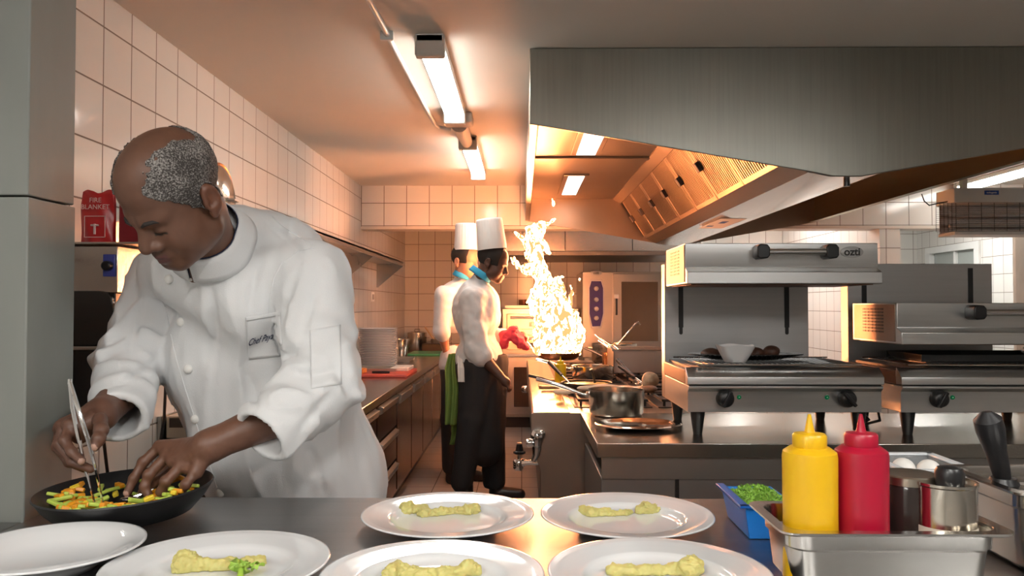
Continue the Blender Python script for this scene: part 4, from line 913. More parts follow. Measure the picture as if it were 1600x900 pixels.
# ------------------------------------------------------------------ the fire in the pan
def flame_mat():
    m = bpy.data.materials.new('fire'); m.use_nodes = True; nt = m.node_tree; L = nt.links.new
    for n in list(nt.nodes): nt.nodes.remove(n)
    out = N(nt, 'ShaderNodeOutputMaterial'); em = N(nt, 'ShaderNodeEmission'); tr = N(nt, 'ShaderNodeBsdfTransparent'); mx = N(nt, 'ShaderNodeMixShader')
    lw = N(nt, 'ShaderNodeLayerWeight', Blend=.5); tc = N(nt, 'ShaderNodeTexCoord')
    mp = N(nt, 'ShaderNodeMapping'); mp.inputs['Scale'].default_value = (1,1,.55); L(tc.outputs['Object'], mp.inputs[0])
    nz = N(nt, 'ShaderNodeTexNoise', Scale=17.0, Detail=6.0, Distortion=2.6); L(mp.outputs[0], nz.inputs['Vector'])
    inv = N(nt, 'ShaderNodeMath', operation='SUBTRACT'); inv.inputs[0].default_value = 1; L(lw.outputs['Facing'], inv.inputs[1])
    pw = N(nt, 'ShaderNodeMath', operation='POWER'); pw.inputs[1].default_value = 1.1; L(inv.outputs[0], pw.inputs[0])
    mr = N(nt, 'ShaderNodeMapRange'); mr.inputs[1].default_value = .48; mr.inputs[2].default_value = .80; L(nz.outputs[0], mr.inputs[0])
    st = N(nt, 'ShaderNodeMath', operation='MULTIPLY'); L(pw.outputs[0], st.inputs[0]); L(mr.outputs[0], st.inputs[1])
    s2 = N(nt, 'ShaderNodeMath', operation='MULTIPLY_ADD'); s2.inputs[1].default_value = FLAME; s2.inputs[2].default_value = 1.7; L(st.outputs[0], s2.inputs[0])
    em.inputs[0].default_value = (1,.34,.125,1); L(s2.outputs[0], em.inputs[1])
    o2 = N(nt, 'ShaderNodeMapRange'); o2.inputs[1].default_value = .05; o2.inputs[2].default_value = .45; o2.inputs[3].default_value = .0; L(inv.outputs[0], o2.inputs[0])
    L(o2.outputs[0], mx.inputs[0]); L(tr.outputs[0], mx.inputs[1]); L(em.outputs[0], mx.inputs[2]); L(mx.outputs[0], out.inputs[0]); return m
FM = flame_mat()
FY = 5.7
def fl(pts): return [P(x, y, Y) for x, y, Y, r in pts], [r*FY/F_PX for x, y, Y, r in pts]
CH = [fl(s) for s in (
  [(870,552,5.7,31),(872,535,5.7,38),(868,505,5.7,40),(862,475,5.7,30),(852,450,5.7,22),(842,425,5.7,18),(836,402,5.7,17),(834,380,5.72,19),(838,362,5.74,15),(850,351,5.76,9),(866,342,5.78,2)],
  [(880,540,5.66,24),(888,500,5.66,18),(882,478,5.66,12),(876,458,5.66,9),(874,440,5.66,6),(880,436,5.66,3)],
  [(884,500,5.7,12),(892,475,5.7,6),(893,460,5.7,4),(890,446,5.7,2)],
  [(842,430,5.7,12),(822,420,5.68,9),(806,414,5.66,6),(800,402,5.66,3)],
  [(836,395,5.7,12),(822,385,5.72,8),(812,372,5.74,4),(806,366,5.74,2)],
  [(850,500,5.68,20),(836,488,5.68,12),(826,470,5.68,5),(828,455,5.68,3),(838,448,5.68,2)],
  [(842,378,5.7,12),(854,386,5.7,7),(860,396,5.7,4)],
  [(898,545,5.7,12),(908,520,5.7,7),(908,500,5.72,4),(902,486,5.72,2)],
  [(850,545,5.7,22),(852,520,5.7,24),(850,495,5.7,16),(838,452,5.7,8)])]
def flame_f(p):
    w = np.stack([noise(p*A((1,1,.7)), 11)+.55*noise(p+5, 26), noise(p+9, 12), noise(p+17, 11)*.8+.4*noise(p+2, 26)], -1)*.026
    q = p+w+np.stack([noise(p+3, 55), noise(p+7, 55), noise(p+1, 55)], -1)*.008; d = None
    for pts, rs in CH:
        e = chain(q, pts, [r*.78 for r in rs], .012); d = e if d is None else smin(d, e, .012)
    return d + .022*np.maximum(0, noise(q*A((1,1,.55)), 30)) + .004*noise(q, 80)
lo = A(P(790,565,5.7))-A((.0,.25,0)); hi = A(P(925,325,5.7))+A((0,.25,0)); lo[2] = PC.z-.012
fire = blob('fire', flame_f, lo, hi, .0062, FM); tag(fire, 'tall twisting orange and white flame rising from the frying pan', 'flame')
for i, (x, y, r) in enumerate(((865,318,3),(863,312,1.5),(868,436,2.5),(906,438,2.0))):
    c = P(x, y, 5.72); rr = r*FY/F_PX
    tag(blob('flame_lick', lambda p: ell(p, c, (rr*.7,rr*.7,rr*1.6)) + .004*noise(p, 60), A(c)-.04, A(c)+.04, .004, FM), ['loose tongue of flame above the main fire','tiny highest speck of flame above the fire','small separate flame beside the fire column near the chef cap height','small separate flame to the right of the fire'][i], 'flame', 'separate licks of flame')
# ------------------------------------------------------------------ people
def skin_mat(name, rough=.45):
    m, nt, b = nodes_of(name); L = nt.links.new; at = N(nt, 'ShaderNodeAttribute', attribute_name='tint'); tc = N(nt, 'ShaderNodeTexCoord')
    nz = N(nt, 'ShaderNodeTexNoise', Scale=55.0, Detail=5.0); L(tc.outputs['Object'], nz.inputs['Vector'])
    mr = N(nt, 'ShaderNodeMapRange'); mr.inputs[3].default_value = .82; mr.inputs[4].default_value = 1.18; L(nz.outputs[0], mr.inputs[0])
    vm = N(nt, 'ShaderNodeVectorMath', operation='SCALE'); L(at.outputs['Color'], vm.inputs[0]); L(mr.outputs[0], vm.inputs['Scale']); L(vm.outputs[0], b.inputs['Base Color'])
    n2 = N(nt, 'ShaderNodeTexNoise', Scale=420.0, Detail=2.0); L(tc.outputs['Object'], n2.inputs['Vector'])
    bp = N(nt, 'ShaderNodeBump', Strength=.18, Distance=.0008); L(n2.outputs[0], bp.inputs['Height']); L(bp.outputs[0], b.inputs['Normal'])
    b.inputs['Roughness'].default_value = rough; b.inputs['Subsurface Weight'].default_value = .06; b.inputs['Subsurface Radius'].default_value = (.01,.004,.002); return m
SKIN = skin_mat('skin')
COT = mat('chef_cotton', (.70,.71,.72), .85, var=.02, vscale=5, bump=.35, bscale=500)
def march(px, py, fn, Y0=1.2, Y1=2.4, n=240):
    a = P(px, py, Y0); b = P(px, py, Y1); t = np.linspace(0, 1, n)[:,None]; pts = A(a)*(1-t)+A(b)*t; v = fn(pts)
    i = np.argmax(v < 0)
    if v[i] >= 0: return None
    s = v[i-1]/(v[i-1]-v[i]); return Vector(pts[i-1]*(1-s)+pts[i]*s)
def march_many(pxs, fn, Y0, Y1, n=200, hit=False):
    D = np.array([list(P(x, y, 1.0)-CAM) for x, y in pxs], dtype=np.float32); Y = np.linspace(Y0, Y1, n, dtype=np.float32)
    pts = A(CAM)+D[:,None,:]*Y[None,:,None]; v = fn(pts); neg = v < 0; i = np.clip(neg.argmax(1), 1, n-1); k = np.arange(len(pxs))
    v0, v1 = v[k,i-1], v[k,i]; s = np.clip(v0/np.where(v0 == v1, 1, v0-v1), 0, 1)[:,None]; r = pts[k,i-1]*(1-s)+pts[k,i]*s
    return (r, neg.any(1)) if hit else r
class Head:
    """head frame: X his left, Y forward, Z up"""
    def __init__(s, C, yaw, pitch, roll=0, sc=1.0, face=None):
        y, p = math.radians(yaw), math.radians(pitch)      # yaw 0 faces the camera, + turns towards image left
        F = Vector((-math.sin(y)*math.cos(p), -math.cos(y)*math.cos(p), -math.sin(p))); U = Vector((-math.sin(y)*math.sin(p), -math.cos(y)*math.sin(p), math.cos(p)))
        L = F.cross(U)*-1; 
        M = Matrix((L, F, U)).transposed() @ Matrix.Rotation(math.radians(roll), 3, 'Y'); s.M = M; s.C = Vector(C); s.sc = sc
        s.W = Matrix.Translation(s.C) @ M.to_4x4() @ Matrix.Scale(sc, 4)
    def w(s, v): return s.W @ Vector(v)
    def loc(s, p): return ((p-A(s.C))@np.array(s.M, dtype=np.float32))/s.sc
def cran(p, k=1.0): return ell(p, (0,-.012,.048), (.087*k,.110*k,.092*k))
def head_f(p, neck=None, age=1, brow=1.0):
    ax = np.abs(p[...,0:1]); m = np.concatenate([ax, p[...,1:]], -1)      # mirrored
    d = cran(p)
    d = smin(d, ell(p, (0,.028,-.030), (.069,.072,.088)), .030)           # face
    d = smin(d, ell(m, (.040,.040,-.055), (.036,.045,.046)), .025)          # cheeks, jowl
    d = smin(d, cone(m, (.055,.0,-.078), (.014,.072,-.104), .025, .023), .028)   # jaw
    d = smin(d, ell(p, (0,.078,-.102), (.024,.020,.020)), .022)           # chin
    d = smin(d, cone(m, (.012,.093,.014), (.044,.076,.016), .010*brow, .009*brow), .018)   # brow ridge
    d = smax(d, -ell(m, (.033,.106,-.010), (.019,.016,.012)), .014)        # sockets
    d = smin(d, ell(m, (.032,.0765,-.012), (.0155,.0155,.0135)), .005)     # lids over the eyes
    d = smax(d, -cone(m, (.019,.0925,-.0175), (.045,.086,-.0165), .0016, .0016), .003)
    d = smin(d, cone(p, (0,.094,.004), (0,.115,-.038), .009, .0145), .012)  # nose
    d = smin(d, ell(m, (.0175,.101,-.043), (.0115,.013,.010)), .007)
    d = smax(d, -ell(m, (.008,.110,-.0535), (.0045,.006,.004)), .003)
    d = smin(d, ell(p, (0,.088,-.072), (.030,.018,.018)), .014)           # muzzle
    d = smin(d, cone(m, (0,.1050,-.0700), (.023,.093,-.0765), .0068, .0036), .005)
    d = smin(d, cone(m, (0,.1030,-.0840), (.021,.093,-.0815), .0078, .0040), .005)
    d = smax(d, -cone(m, (0,.1115,-.0768), (.027,.094,-.0795), .0016, .0012), .003)
    # ears
    e = ell(m, (.089,-.018,-.006), (.010,.0215,.034)); e = smin(e, ell(m, (.086,-.008,-.036), (.007,.010,.012)), .006)
    e = smax(e, -ell(m, (.101,-.015,-.001), (.010,.013,.021)), .004); e = smin(e, ell(m, (.088,.000,-.010), (.006,.005,.008)), .005); e = smax(e, -ell(m, (.097,-.006,-.012), (.008,.0055,.007)), .004)
    return smin(d, e, .006)
def finger(p, pts, r0, r1, k=.0015):
    n = len(pts)-1; rs = [r0+(r1-r0)*i/n for i in range(n+1)]; d = None
    for i in range(n):
        e = cone(p, pts[i], pts[i+1], rs[i]*(1.0 if i else 1.05), rs[i+1]); d = e if d is None else smin(d, e, .004)
        if 0 < i < n: d = smin(d, np.linalg.norm(p-A(pts[i]), axis=-1)-rs[i]*1.10, .004)
    return d
def dup_tint(vs, base): return np.tile(A(base), (len(vs),1))

# ---- the chef at the serving counter
BASE = (.125,.056,.033)
H1 = Head(P(272,309,1.58), 34, 45, 12, .975)
SL, SR = Vector((-.480,1.80,1.425)), Vector((-.895,1.97,1.430)); MID = (SL+SR)/2
AX = A([[.92,-.39,0],[-.39,-.92,0],[0,0,1]]).T
EL, WLc = P(503,600,1.70), P(415,676,1.575)
ER, WRc = P(200,572,1.87), P(186,650,1.66)
NB = P(334,396,1.775)
def coat_f(p, wr=True):
    t = ell(p, (-.553,2.035,.90), (.205,.165,.22), AX)
    t = smin(t, ell(p, (-.612,1.965,1.12), (.205,.170,.23), AX), .06); t = smin(t, ell(p, (-.60,1.97,.98), (.18,.16,.16), AX), .05)
    t = smin(t, ell(p, (-.648,1.925,1.32), (.208,.140,.17), AX), .06); t = smin(t, ell(p, P(352,560,1.93), (.135,.14,.17), AX), .05); t = smin(t, ell(p, P(392,680,1.95), (.125,.14,.17), AX), .05)
    t = smin(t, cone(p, SL+Vector((-.03,0,.0)), SR+Vector((.03,0,.0)), .078, .078), .05)
    t = smin(t, cone(p, P(385,385,1.87), P(340,372,1.80), .085, .066), .04); t = smin(t, cone(p, P(372,362,1.86), P(455,392,1.87), .062, .066), .035); t = smin(t, cone(p, NB, P(262,425,1.88), .07, .06), .04)
    t = smin(t, cone(p, P(300,440,1.80), P(385,470,1.80), .07, .09), .05)
    l = smin(cone(p, SL, EL, .083, .076), cone(p, EL, WLc, .078, .060), .03)
    r = smin(cone(p, SR, ER, .080, .070), cone(p, ER, WRc, .074, .055), .03)
    if wr:
        # folds across the sleeves, drapes down the front
        for (a, b, d0) in ((SL, EL, 'l'), (EL, WLc, 'l'), (SR, ER, 'r'), (ER, WRc, 'r')):
            u = A((b-a).normalized()); s = ((p-A(a))@u); ln = (b-a).length; w = np.exp(-((s-(ln if a in (SL,SR) else 0))/.09)**2)
            rid = np.sin((s + .035*noise(p, 9))*95 + 5*noise(p+4, 6))
            if d0 == 'l': l = l - .0052*w*rid
            else: r = r - .0052*w*rid
        t = t - .013*(1-np.abs(noise(p*A((1.3,1.3,.45))+4, 8)))**4 - .003*noise(p*A((2,2,.6)), 24)
        g = .010*(1-np.abs(noise(p*A((1,1,1.1))+8, 13)))**4; l = l-g; r = r-g
    cutl = cone(p, WLc+(WLc-EL)*.35, EL.lerp(WLc,.45), .052, .050); cutr = cone(p, WRc+(WRc-ER)*.35, ER.lerp(WRc,.45), .046, .043)
    l = smax(l, ((p-A(WLc))@A((WLc-EL).normalized()))-.012, .006); r = smax(r, ((p-A(WRc))@A((WRc-ER).normalized()))-.012, .006)
    l = smax(l, -cutl, .004); r = smax(r, -cutr, .004)
    d = smin(smin(t, l, .018), r, .018)
    # turned back cuff seams
    if wr:
        for a, b, rr in ((EL, WLc, 0), (ER, WRc, 0)):
            u = A((b-a).normalized()); s = ((p-A(b))@u)+.075; near = np.linalg.norm(p-A(b), axis=-1) < .13
            d = d - np.where(near, .0022/(1+np.exp(-s*900)), 0)
    # overlap edge of the double front
    pl = chain(p, PLK, [.010]*len(PLK), .004) if PLK else 1.0
    if PLK: d = smin(d, pl, .010)
    if wr:
        for c in CRS: d = smax(d, -chain(p, c, [.001,.006,.0075,.0075,.006,.001], .003), .012)
    neckhole = cone(p, H1.w((0,-.035,-.06)), NB+Vector((0,.02,-.03)), .066, .060)
    d = smax(d, -neckhole, .006)
    return smax(d, .80-p[...,2], .01)
PLK = None
CRS = []; CRS_ = []
_f0 = lambda p: coat_f(p)
for pl_ in (((470,408),(450,452),(440,505)), ((437,548),(470,563),(505,566)), ((450,578),(487,594),(524,578)), ((502,440),(480,482),(472,525)), ((566,560),(548,640),(562,720)), ((478,690),(500,730),(505,768)),
            ((222,470),(203,520),(206,562)), ((250,556),(215,588),(183,602)), ((330,452),(342,520),(334,600)), ((400,420),(388,470),(392,486)), ((376,575),(402,610),(398,640)), ((520,610),(500,640),(470,668)), ((420,350),(452,372),(486,410))):
    w_ = [tuple((1-t)**2*A(pl_[0])+2*t*(1-t)*A(pl_[1])+t*t*A(pl_[2])) for t in (0,.2,.4,.6,.8,1)]
    g, ok = march_many(w_, _f0, 1.3, 2.3, 300, True)
    if ok.all(): CRS_.append([Vector(v) for v in g.tolist()])
CRS = CRS_
coat = nets(coat_f, (-1.06,1.50,.80), (-.28,2.28,1.60), .0062)

# body: head and neck, hands, forearms, trunk and legs
hd_f = lambda p: smin(head_f(H1.loc(p))*H1.sc, cone(p, H1.w((0,-.030,-.045)), NB+Vector((0,.02,-.06)), .062, .066), .025)
hv, hq = nets(hd_f, A(H1.C)-A((.17,.17,.20)), A(H1.C)+A((.17,.33,.19)), .0032)
q = H1.loc(hv); hc = dup_tint(hv, BASE)
lip = (np.abs(q[:,0]) < .024) & (q[:,1] > .085) & (np.abs(q[:,2]+.0765) < .010); hc[lip] = A((.105,.040,.036))
lash = (np.abs(np.abs(q[:,0])-.032) < .014) & (q[:,1] > .078) & (np.abs(q[:,2]+.0175) < .0028); hc[lash] = A((.012,.008,.006))
# shaved stubble of moustache and chin (his own colouring)
stub = np.clip(1.2-np.linalg.norm((q-A((0,.095,-.078)))/A((.034,.035,.032)), axis=1), 0, 1)*(~lip); hc *= (1-.30*stub)[:,None]
ear = np.abs(q[:,0]) > .083; hc[ear] *= A((1.15,1.0,.95))
PL = lambda x, y, Y: P(x, y, Y)
def hand(wrist, arm0, fingers, thumb, pads, ra, rw, rf=.0102):
    mcps = [f[0] for f in fingers]
    def f(p):
        d = smin(cone(p, arm0, wrist, ra, rw), cone(p, wrist, (mcps[1]+mcps[2])*.5, rw*.92, .016), .02)
        for m in mcps: d = smin(d, cone(p, wrist.lerp(m,.25), m, .0195, .0135), .009)
        for i in range(3): d = smin(d, cone(p, mcps[i], mcps[i+1], .0115, .0115), .006)
        for a, b, r in pads: d = smin(d, cone(p, a, b, r, r*.8), .012)
        d0 = d
        for k, fg in enumerate(fingers): d = smin(d, finger(p, fg, rf*1.06 if k < 3 else rf*.95, rf*.80 if k < 3 else rf*.72), .0028)
        d = smin(d, finger(p, thumb, rf*1.35, rf*1.0), .004)
        return d + .0004*noise(p, 160)
    pts = [v for g in fingers+[thumb] for v in g]+[wrist, arm0]; lo = np.min([A(v) for v in pts], 0)-.04; hi = np.max([A(v) for v in pts], 0)+.04
    return nets(f, lo, hi, .0022), f
# his left hand, palm down over the pan
LW = PL(326,697,1.565); LA = PL(440,648,1.64)
Lf = [[PL(250,698,1.605),PL(224,722,1.590),PL(209,748,1.575),PL(199,770,1.565)],
      [PL(262,712,1.582),PL(232,742,1.560),PL(226,760,1.555),PL(231,772,1.552)],
      [PL(284,728,1.558),PL(259,752,1.535),PL(252,768,1.540),PL(258,776,1.550)],
      [PL(306,738,1.540),PL(290,757,1.522),PL(283,770,1.530),PL(288,776,1.542)]]
Lt = [PL(305,712,1.615),PL(268,732,1.625),PL(240,752,1.605),PL(224,768,1.585)]
(lv, lq), lfn = hand(LW, LA, Lf, Lt, [(LW, PL(285,712,1.59), .019)], .042, .031)
# his right hand, holding the tweezers like a pen
RW = PL(157,648,1.60); RA = PL(196,610,1.74)
Rf = [[PL(110,664,1.545),PL(101,688,1.520),PL(112,706,1.508),PL(127,720,1.500)],
      [PL(100,664,1.560),PL(92,694,1.535),PL(113,722,1.520),PL(142,733,1.512)],
      [PL(95,670,1.580),PL(90,698,1.560),PL(108,722,1.545),PL(132,732,1.538)],
      [PL(98,676,1.600),PL(94,700,1.590),PL(108,716,1.580),PL(126,724,1.575)]]
Rt = [PL(156,656,1.545),PL(158,672,1.515),PL(154,686,1.500),PL(148,697,1.493)]
(rv_, rq), rfn = hand(RW, RA, Rf, Rt, [(RW, PL(125,680,1.56), .022), (PL(150,655,1.565), PL(118,672,1.545), .018)], .040, .031)
def nails(vs, cols, tips, n, r=.0085):
    for t, pr in tips:
        d = (t-pr).normalized(); c = t + d*.004 + Vector(n)*.006; cols[np.linalg.norm(vs-A(c), axis=1) < r] = A((.42,.25,.19))
lc_ = dup_tint(lv, (.145,.066,.040)); rc_ = dup_tint(rv_, (.118,.053,.033))
nails(lv, lc_, [(Lf[0][3], Lf[0][2])], (0,-1,.3), .007)
nails(rv_, rc_, [(Rf[0][3], Rf[0][2]), (Rt[3], Rt[2])], (.3,-1,.1), .0078)
def trunk_f(p):
    d = ell(p, (-.553,2.035,.92), (.15,.12,.20), AX); d = smin(d, ell(p, (-.64,1.94,1.27), (.15,.09,.17), AX), .05)
    for a, b, c, e in (((-.47,2.02,.88),(-.46,1.96,.48),(-.45,2.03,.10),(-.49,1.90,.05)), ((-.65,2.08,.88),(-.66,2.04,.48),(-.66,2.12,.10),(-.70,1.99,.05))):
        d = smin(d, smin(cone(p, a, b, .10, .068), cone(p, b, c, .066, .048), .02), .03); d = smin(d, cone(p, c, e, .045, .038), .02)
    return d
tv, tq = nets(trunk_f, (-.9,1.75,-.0), (-.3,2.3,1.48), .014)
chef = np_mesh('person', [(hv,hq),(lv,lq),(rv_,rq),(tv,tq)], SKIN, cols=np.concatenate([hc, lc_, rc_, dup_tint(tv, BASE)]))
tag(chef, 'balding chef in a white coat bending over the black pan with tweezers', 'person')
co_ = np_mesh('chef_coat', [coat], COT, chef)
TRS = mat('black_trousers', (.02,.02,.022), .8)
def legs_f(p):
    d = smax(ell(p, (-.553,2.035,.90), (.175,.14,.20), AX), p[...,2]-.98, .01)
    for a, b, c in (((-.47,2.02,.88),(-.46,1.96,.48),(-.45,2.03,.10)), ((-.65,2.08,.88),(-.66,2.04,.48),(-.66,2.12,.10))): d = smin(d, smin(cone(p, a, b, .115, .085), cone(p, b, c, .085, .075), .02), .03)
    return smax(d, .06-p[...,2], .005)
blob('trousers', legs_f, (-.9,1.75,.04), (-.3,2.3,1.1), .013, TRS, chef)
for c, e in (((-.45,2.05,.045),(-.49,1.89,.035)), ((-.66,2.14,.045),(-.70,1.97,.035))): blob('shoe', lambda p: smax(cone(p, c, e, .058, .05), .002-p[...,2], .004), (-.85,1.8,-.005), (-.35,2.25,.14), .008, BLK, chef)
# hair: short fringe, bald on top
def hair_f(p):
    q = H1.loc(p); base = head_f(q)-.0035
    hn = .009*noise(q, 26)+.007*noise(q, 110)
    side = np.abs(q[...,0]); top = q[...,2]
    bald = 1.0-np.maximum(np.abs(q[...,0])/(.050+hn), np.where(q[...,1] > -.04, 0, (-.04-q[...,1])/.05))     # >0 on the crown strip
    m = bald*.04
    m = np.maximum(m, (q[...,1]-(.088+hn-.95*np.maximum(0, .072-top))) )       # hairline at the temples
    m = np.maximum(m, (.000-top) - .9*np.maximum(0, -.018-q[...,1]) - (.028)*((q[...,1] > .004) & (q[...,1] < .024)))       # above the ears, lower at the nape, sideburn
    m = np.maximum(m, -.09-top)
    earz = ell(np.concatenate([np.abs(q[...,0:1]), q[...,1:]], -1), (.094,-.016,-.006), (.018,.025,.038))
    return np.maximum(np.maximum(base + .0016*noise(q, 150), m), -earz)*H1.sc
def hair_mat():
    m, nt, b = nodes_of('grey_hair'); L = nt.links.new; tc = N(nt, 'ShaderNodeTexCoord')
    nz = N(nt, 'ShaderNodeTexNoise', Scale=330.0, Detail=3.0); L(tc.outputs['Object'], nz.inputs['Vector'])
    n1 = N(nt, 'ShaderNodeTexNoise', Scale=14.0, Detail=2.0); L(tc.outputs['Object'], n1.inputs['Vector'])
    ad = N(nt, 'ShaderNodeMath', operation='MULTIPLY_ADD'); ad.inputs[1].default_value = .55; L(n1.outputs[0], ad.inputs[0]); L(nz.outputs[0], ad.inputs[2])
    cr = N(nt, 'ShaderNodeValToRGB'); e = cr.color_ramp.elements; e[0].position = .74; e[0].color = (.035,.028,.025,1); e[1].position = 1.0; e[1].color = (.34,.32,.30,1); L(ad.outputs[0], cr.inputs[0]); L(cr.outputs[0], b.inputs['Base Color'])
    bp = N(nt, 'ShaderNodeBump', Strength=.9, Distance=.003); L(nz.outputs[0], bp.inputs['Height']); L(bp.outputs[0], b.inputs['Normal']); b.inputs['Roughness'].default_value = .75; return m
blob('hair', hair_f, A(H1.C)-.17, A(H1.C)+.17, .0030, hair_mat(), chef)
for s in (-1,1):
    e = MB(); pts = [H1.w((s*x,y,z)) for x, y, z in ((.014,.1035,.010),(.026,.1015,.0165),(.040,.092,.0165),(.050,.082,.010))]
    e.tube(pts, [.003,.0046,.0042,.002], 8); e.build('eyebrow', mat('brow_dark', (.02,.014,.012), .8), chef, smooth=True)
# stand-up collar with dark lining
cb_, ct_ = [], []
NA = (H1.w((0,-.035,-.06))-NB).normalized()
e1 = Vector((.92,-.39,0)); e1 = (e1-NA*e1.dot(NA)).normalized(); e2 = NA.cross(e1)*-1
DN = Vector((-.25,-.45,-.85)).normalized(); cT = P(322,350,1.70); cB = P(338,372,1.755)
for k in range(40):
    a = PI*1.5 + 2*PI*(k/39)*.985 + .05; r = e1*math.cos(a)+e2*math.sin(a)*-1
    fw = max(0, -r.y)
    dn = max(0, r.dot(DN)); cb_.append(cB + r*(.087+.034*dn)); ct_.append(cT + r*(.068+.030*dn))
MB().grid(lambda u, v: cb_[min(39, round(u*39))].lerp(ct_[min(39, round(u*39))], v), 39, 4).build('collar', COT, co_, smooth='all', solid=.005, recalc=False)
MB().grid(lambda u, v: (cb_[min(39, round(u*39))].lerp(ct_[min(39, round(u*39))], v)-cB)*.955+cB+NA*.0035*v, 39, 4).build('collar_lining', mat('navy_lining', (.012,.018,.05), .8), co_, smooth='all', solid=.002, recalc=False)
# buttons, pockets, embroidery laid on the coat
for x, y in ((264,436),(298,432),(325,425),(283,503),(294,577),(305,655),(344,770)):
    h = march(x, y, coat_f)
    if h: MB().sphere(tuple(h-(h-CAM).normalized()*.002), (.0105,.0085,.0105), 14, 10).build('button', mat('button_white', (.78,.77,.74), .35), co_, smooth=True)
def patch(name, quad, m, parent, off=.003, nu=16, nv=16, th=.0015, off2=None):
    (a, b, c, d) = [Vector(v) for v in quad]; g = [(a.lerp(b, i/nu)).lerp(d.lerp(c, i/nu), j/nv) for j in range(nv+1) for i in range(nu+1)]
    pts, ok = march_many([tuple(v) for v in g], coat_f, 1.3, 2.3, 300, True); dirs = pts-A(CAM); dirs /= np.linalg.norm(dirs, axis=1)[:,None]; pts = pts-dirs*(np.array([off+((off if off2 is None else off2)-off)*(i/nu) for j in range(nv+1) for i in range(nu+1)], dtype=np.float32)[:,None])
    mb = MB(); mb.add([tuple(map(float, v)) for v in pts], [(j*(nu+1)+i, j*(nu+1)+i+1, (j+1)*(nu+1)+i+1, (j+1)*(nu+1)+i) for j in range(nv) for i in range(nu) if all(ok[(j+b)*(nu+1)+i+a] for a in (0,1) for b in (0,1)) and np.ptp([pts[(j+b)*(nu+1)+i+a][1] for a in (0,1) for b in (0,1)]) < .03])
    return mb.build(name, m, parent, smooth='all', solid=th, recalc=False)
for pts in (((494,386),(466,392),(442,408),(428,434),(421,470),(420,500)), ((405,318),(440,352),(470,372),(494,386)), ((252,446),(262,500),(275,560),(290,610),(306,660),(322,710),(343,774))):
    w = []
    for i in range(len(pts)-1):
        for k in range(5): w.append((pts[i][0]+(pts[i+1][0]-pts[i][0])*k/5, pts[i][1]+(pts[i+1][1]-pts[i][1])*k/5))
    g, ok = march_many(w, coat_f, 1.3, 2.3, 300, True); g = g[ok & (g[:,1] > 1.6)]; MB().tube([Vector(v)-(Vector(v)-CAM).normalized()*.0002 for v in g.tolist()], .0016, 6).build('seam', COT, co_, smooth=True)
pocket = patch('chest_pocket', ((384,496),(437,487),(441,556),(388,562)), COT, co_, .0022)
patch('pocket_hem', ((383,496),(437.5,486.5),(438,493),(384,502)), COT, pocket, .0040, 16, 3)
patch('sleeve_pocket', ((484,516),(532,507),(534,600),(486,607)), COT, co_, .0022)
# the embroidered name on the pocket
cu = bpy.data.curves.new('t', 'FONT'); cu.body = 'Chef Paya'; cu.size = 14; cu.shear = .45; cu.offset = .12; cu.resolution_u = 3
to = bpy.data.objects.new('t', cu); me = bpy.data.meshes.new_from_object(to); bpy.data.objects.remove(to)
V2 = [(387+v.co.x*.70*math.cos(.16)+v.co.y*math.sin(.16)*.6, 541-v.co.x*.70*math.sin(.30)-v.co.y*1.05) for v in me.vertices]
pts = march_many(V2, coat_f, 1.3, 2.3, 300); dirs = pts-A(CAM); dirs /= np.linalg.norm(dirs, axis=1)[:,None]; pts -= dirs*.0052
me.vertices.foreach_set('co', pts.astype(np.float32).ravel()); me.materials.clear(); me.materials.append(mat('navy_thread', (.02,.03,.08), .7)); me.name = 'embroidery'
o = bpy.data.objects.new('embroidery', me); COL.objects.link(o); o.parent = pocket
# tweezers and spoon in his hands
tz = thing('tweezers', 'long steel kitchen tweezers held upright in the chef hand over the pan', 'tweezers')
for pts in (((109,595,1.505),(120,632,1.49),(137,685,1.478),(150,735,1.49),(164,803,1.505)), ((109,595,1.505),(113,635,1.51),(122,680,1.512),(134,735,1.512),(153,805,1.515))):
    MB().tube([P(*p) for p in pts], [.0034,.0042,.0040,.0028,.0018], 8).build('arm', CHR, tz, smooth=True)
MB().tube([P(109,592,1.505), P(109,600,1.505)], [.004,.0045]).build('joint', CHR, tz, smooth=True)
sp_ = thing('teaspoon', 'small steel spoon between the chef fingers inside the pan', 'spoon')
MB().tube([P(240,764,1.57),P(222,772,1.56),P(206,778,1.55)], [.0025,.003,.004], 8).build('handle', CHR, sp_, smooth=True)
MB().sphere(tuple(P(204,779,1.545)), (.020,.013,.004)).build('bowl', CHR, sp_, smooth=True)
# ------------------------------------------------------------------ the two cooks by the fire
def toque(parent, c, r0, r1, h, tilt, tip=0):
    M = Matrix.Translation(c) @ Euler((tip, tilt, 0)).to_matrix().to_4x4(); m = MB(); m.X = M; n = 96; vs = []; fs = []
    prof = [(r0,0,0),(r0*1.01,.03,0),(r0*1.01,.035,.2),(r0+(r1-r0)*.5,h*.5,1),(r1,h*.93,1),(r1*.97,h,.6),(r1*.6,h+.004,.2),(.001,h-.004,0)]
    for r, z, w in prof:
        for j in range(n): a = 2*PI*j/n; rr = r*(1+.012*w*math.cos(a*24)); vs.append((rr*math.cos(a), rr*math.sin(a), z))
    for i in range(len(prof)-1):
        for j in range(n): fs.append((i*n+j, i*n+(j+1) % n, (i+1)*n+(j+1) % n, (i+1)*n+j))
    m.add(vs, fs); return m.build('chef_hat', mat('hat_paper', (.78,.78,.77), .9), parent, smooth='all')
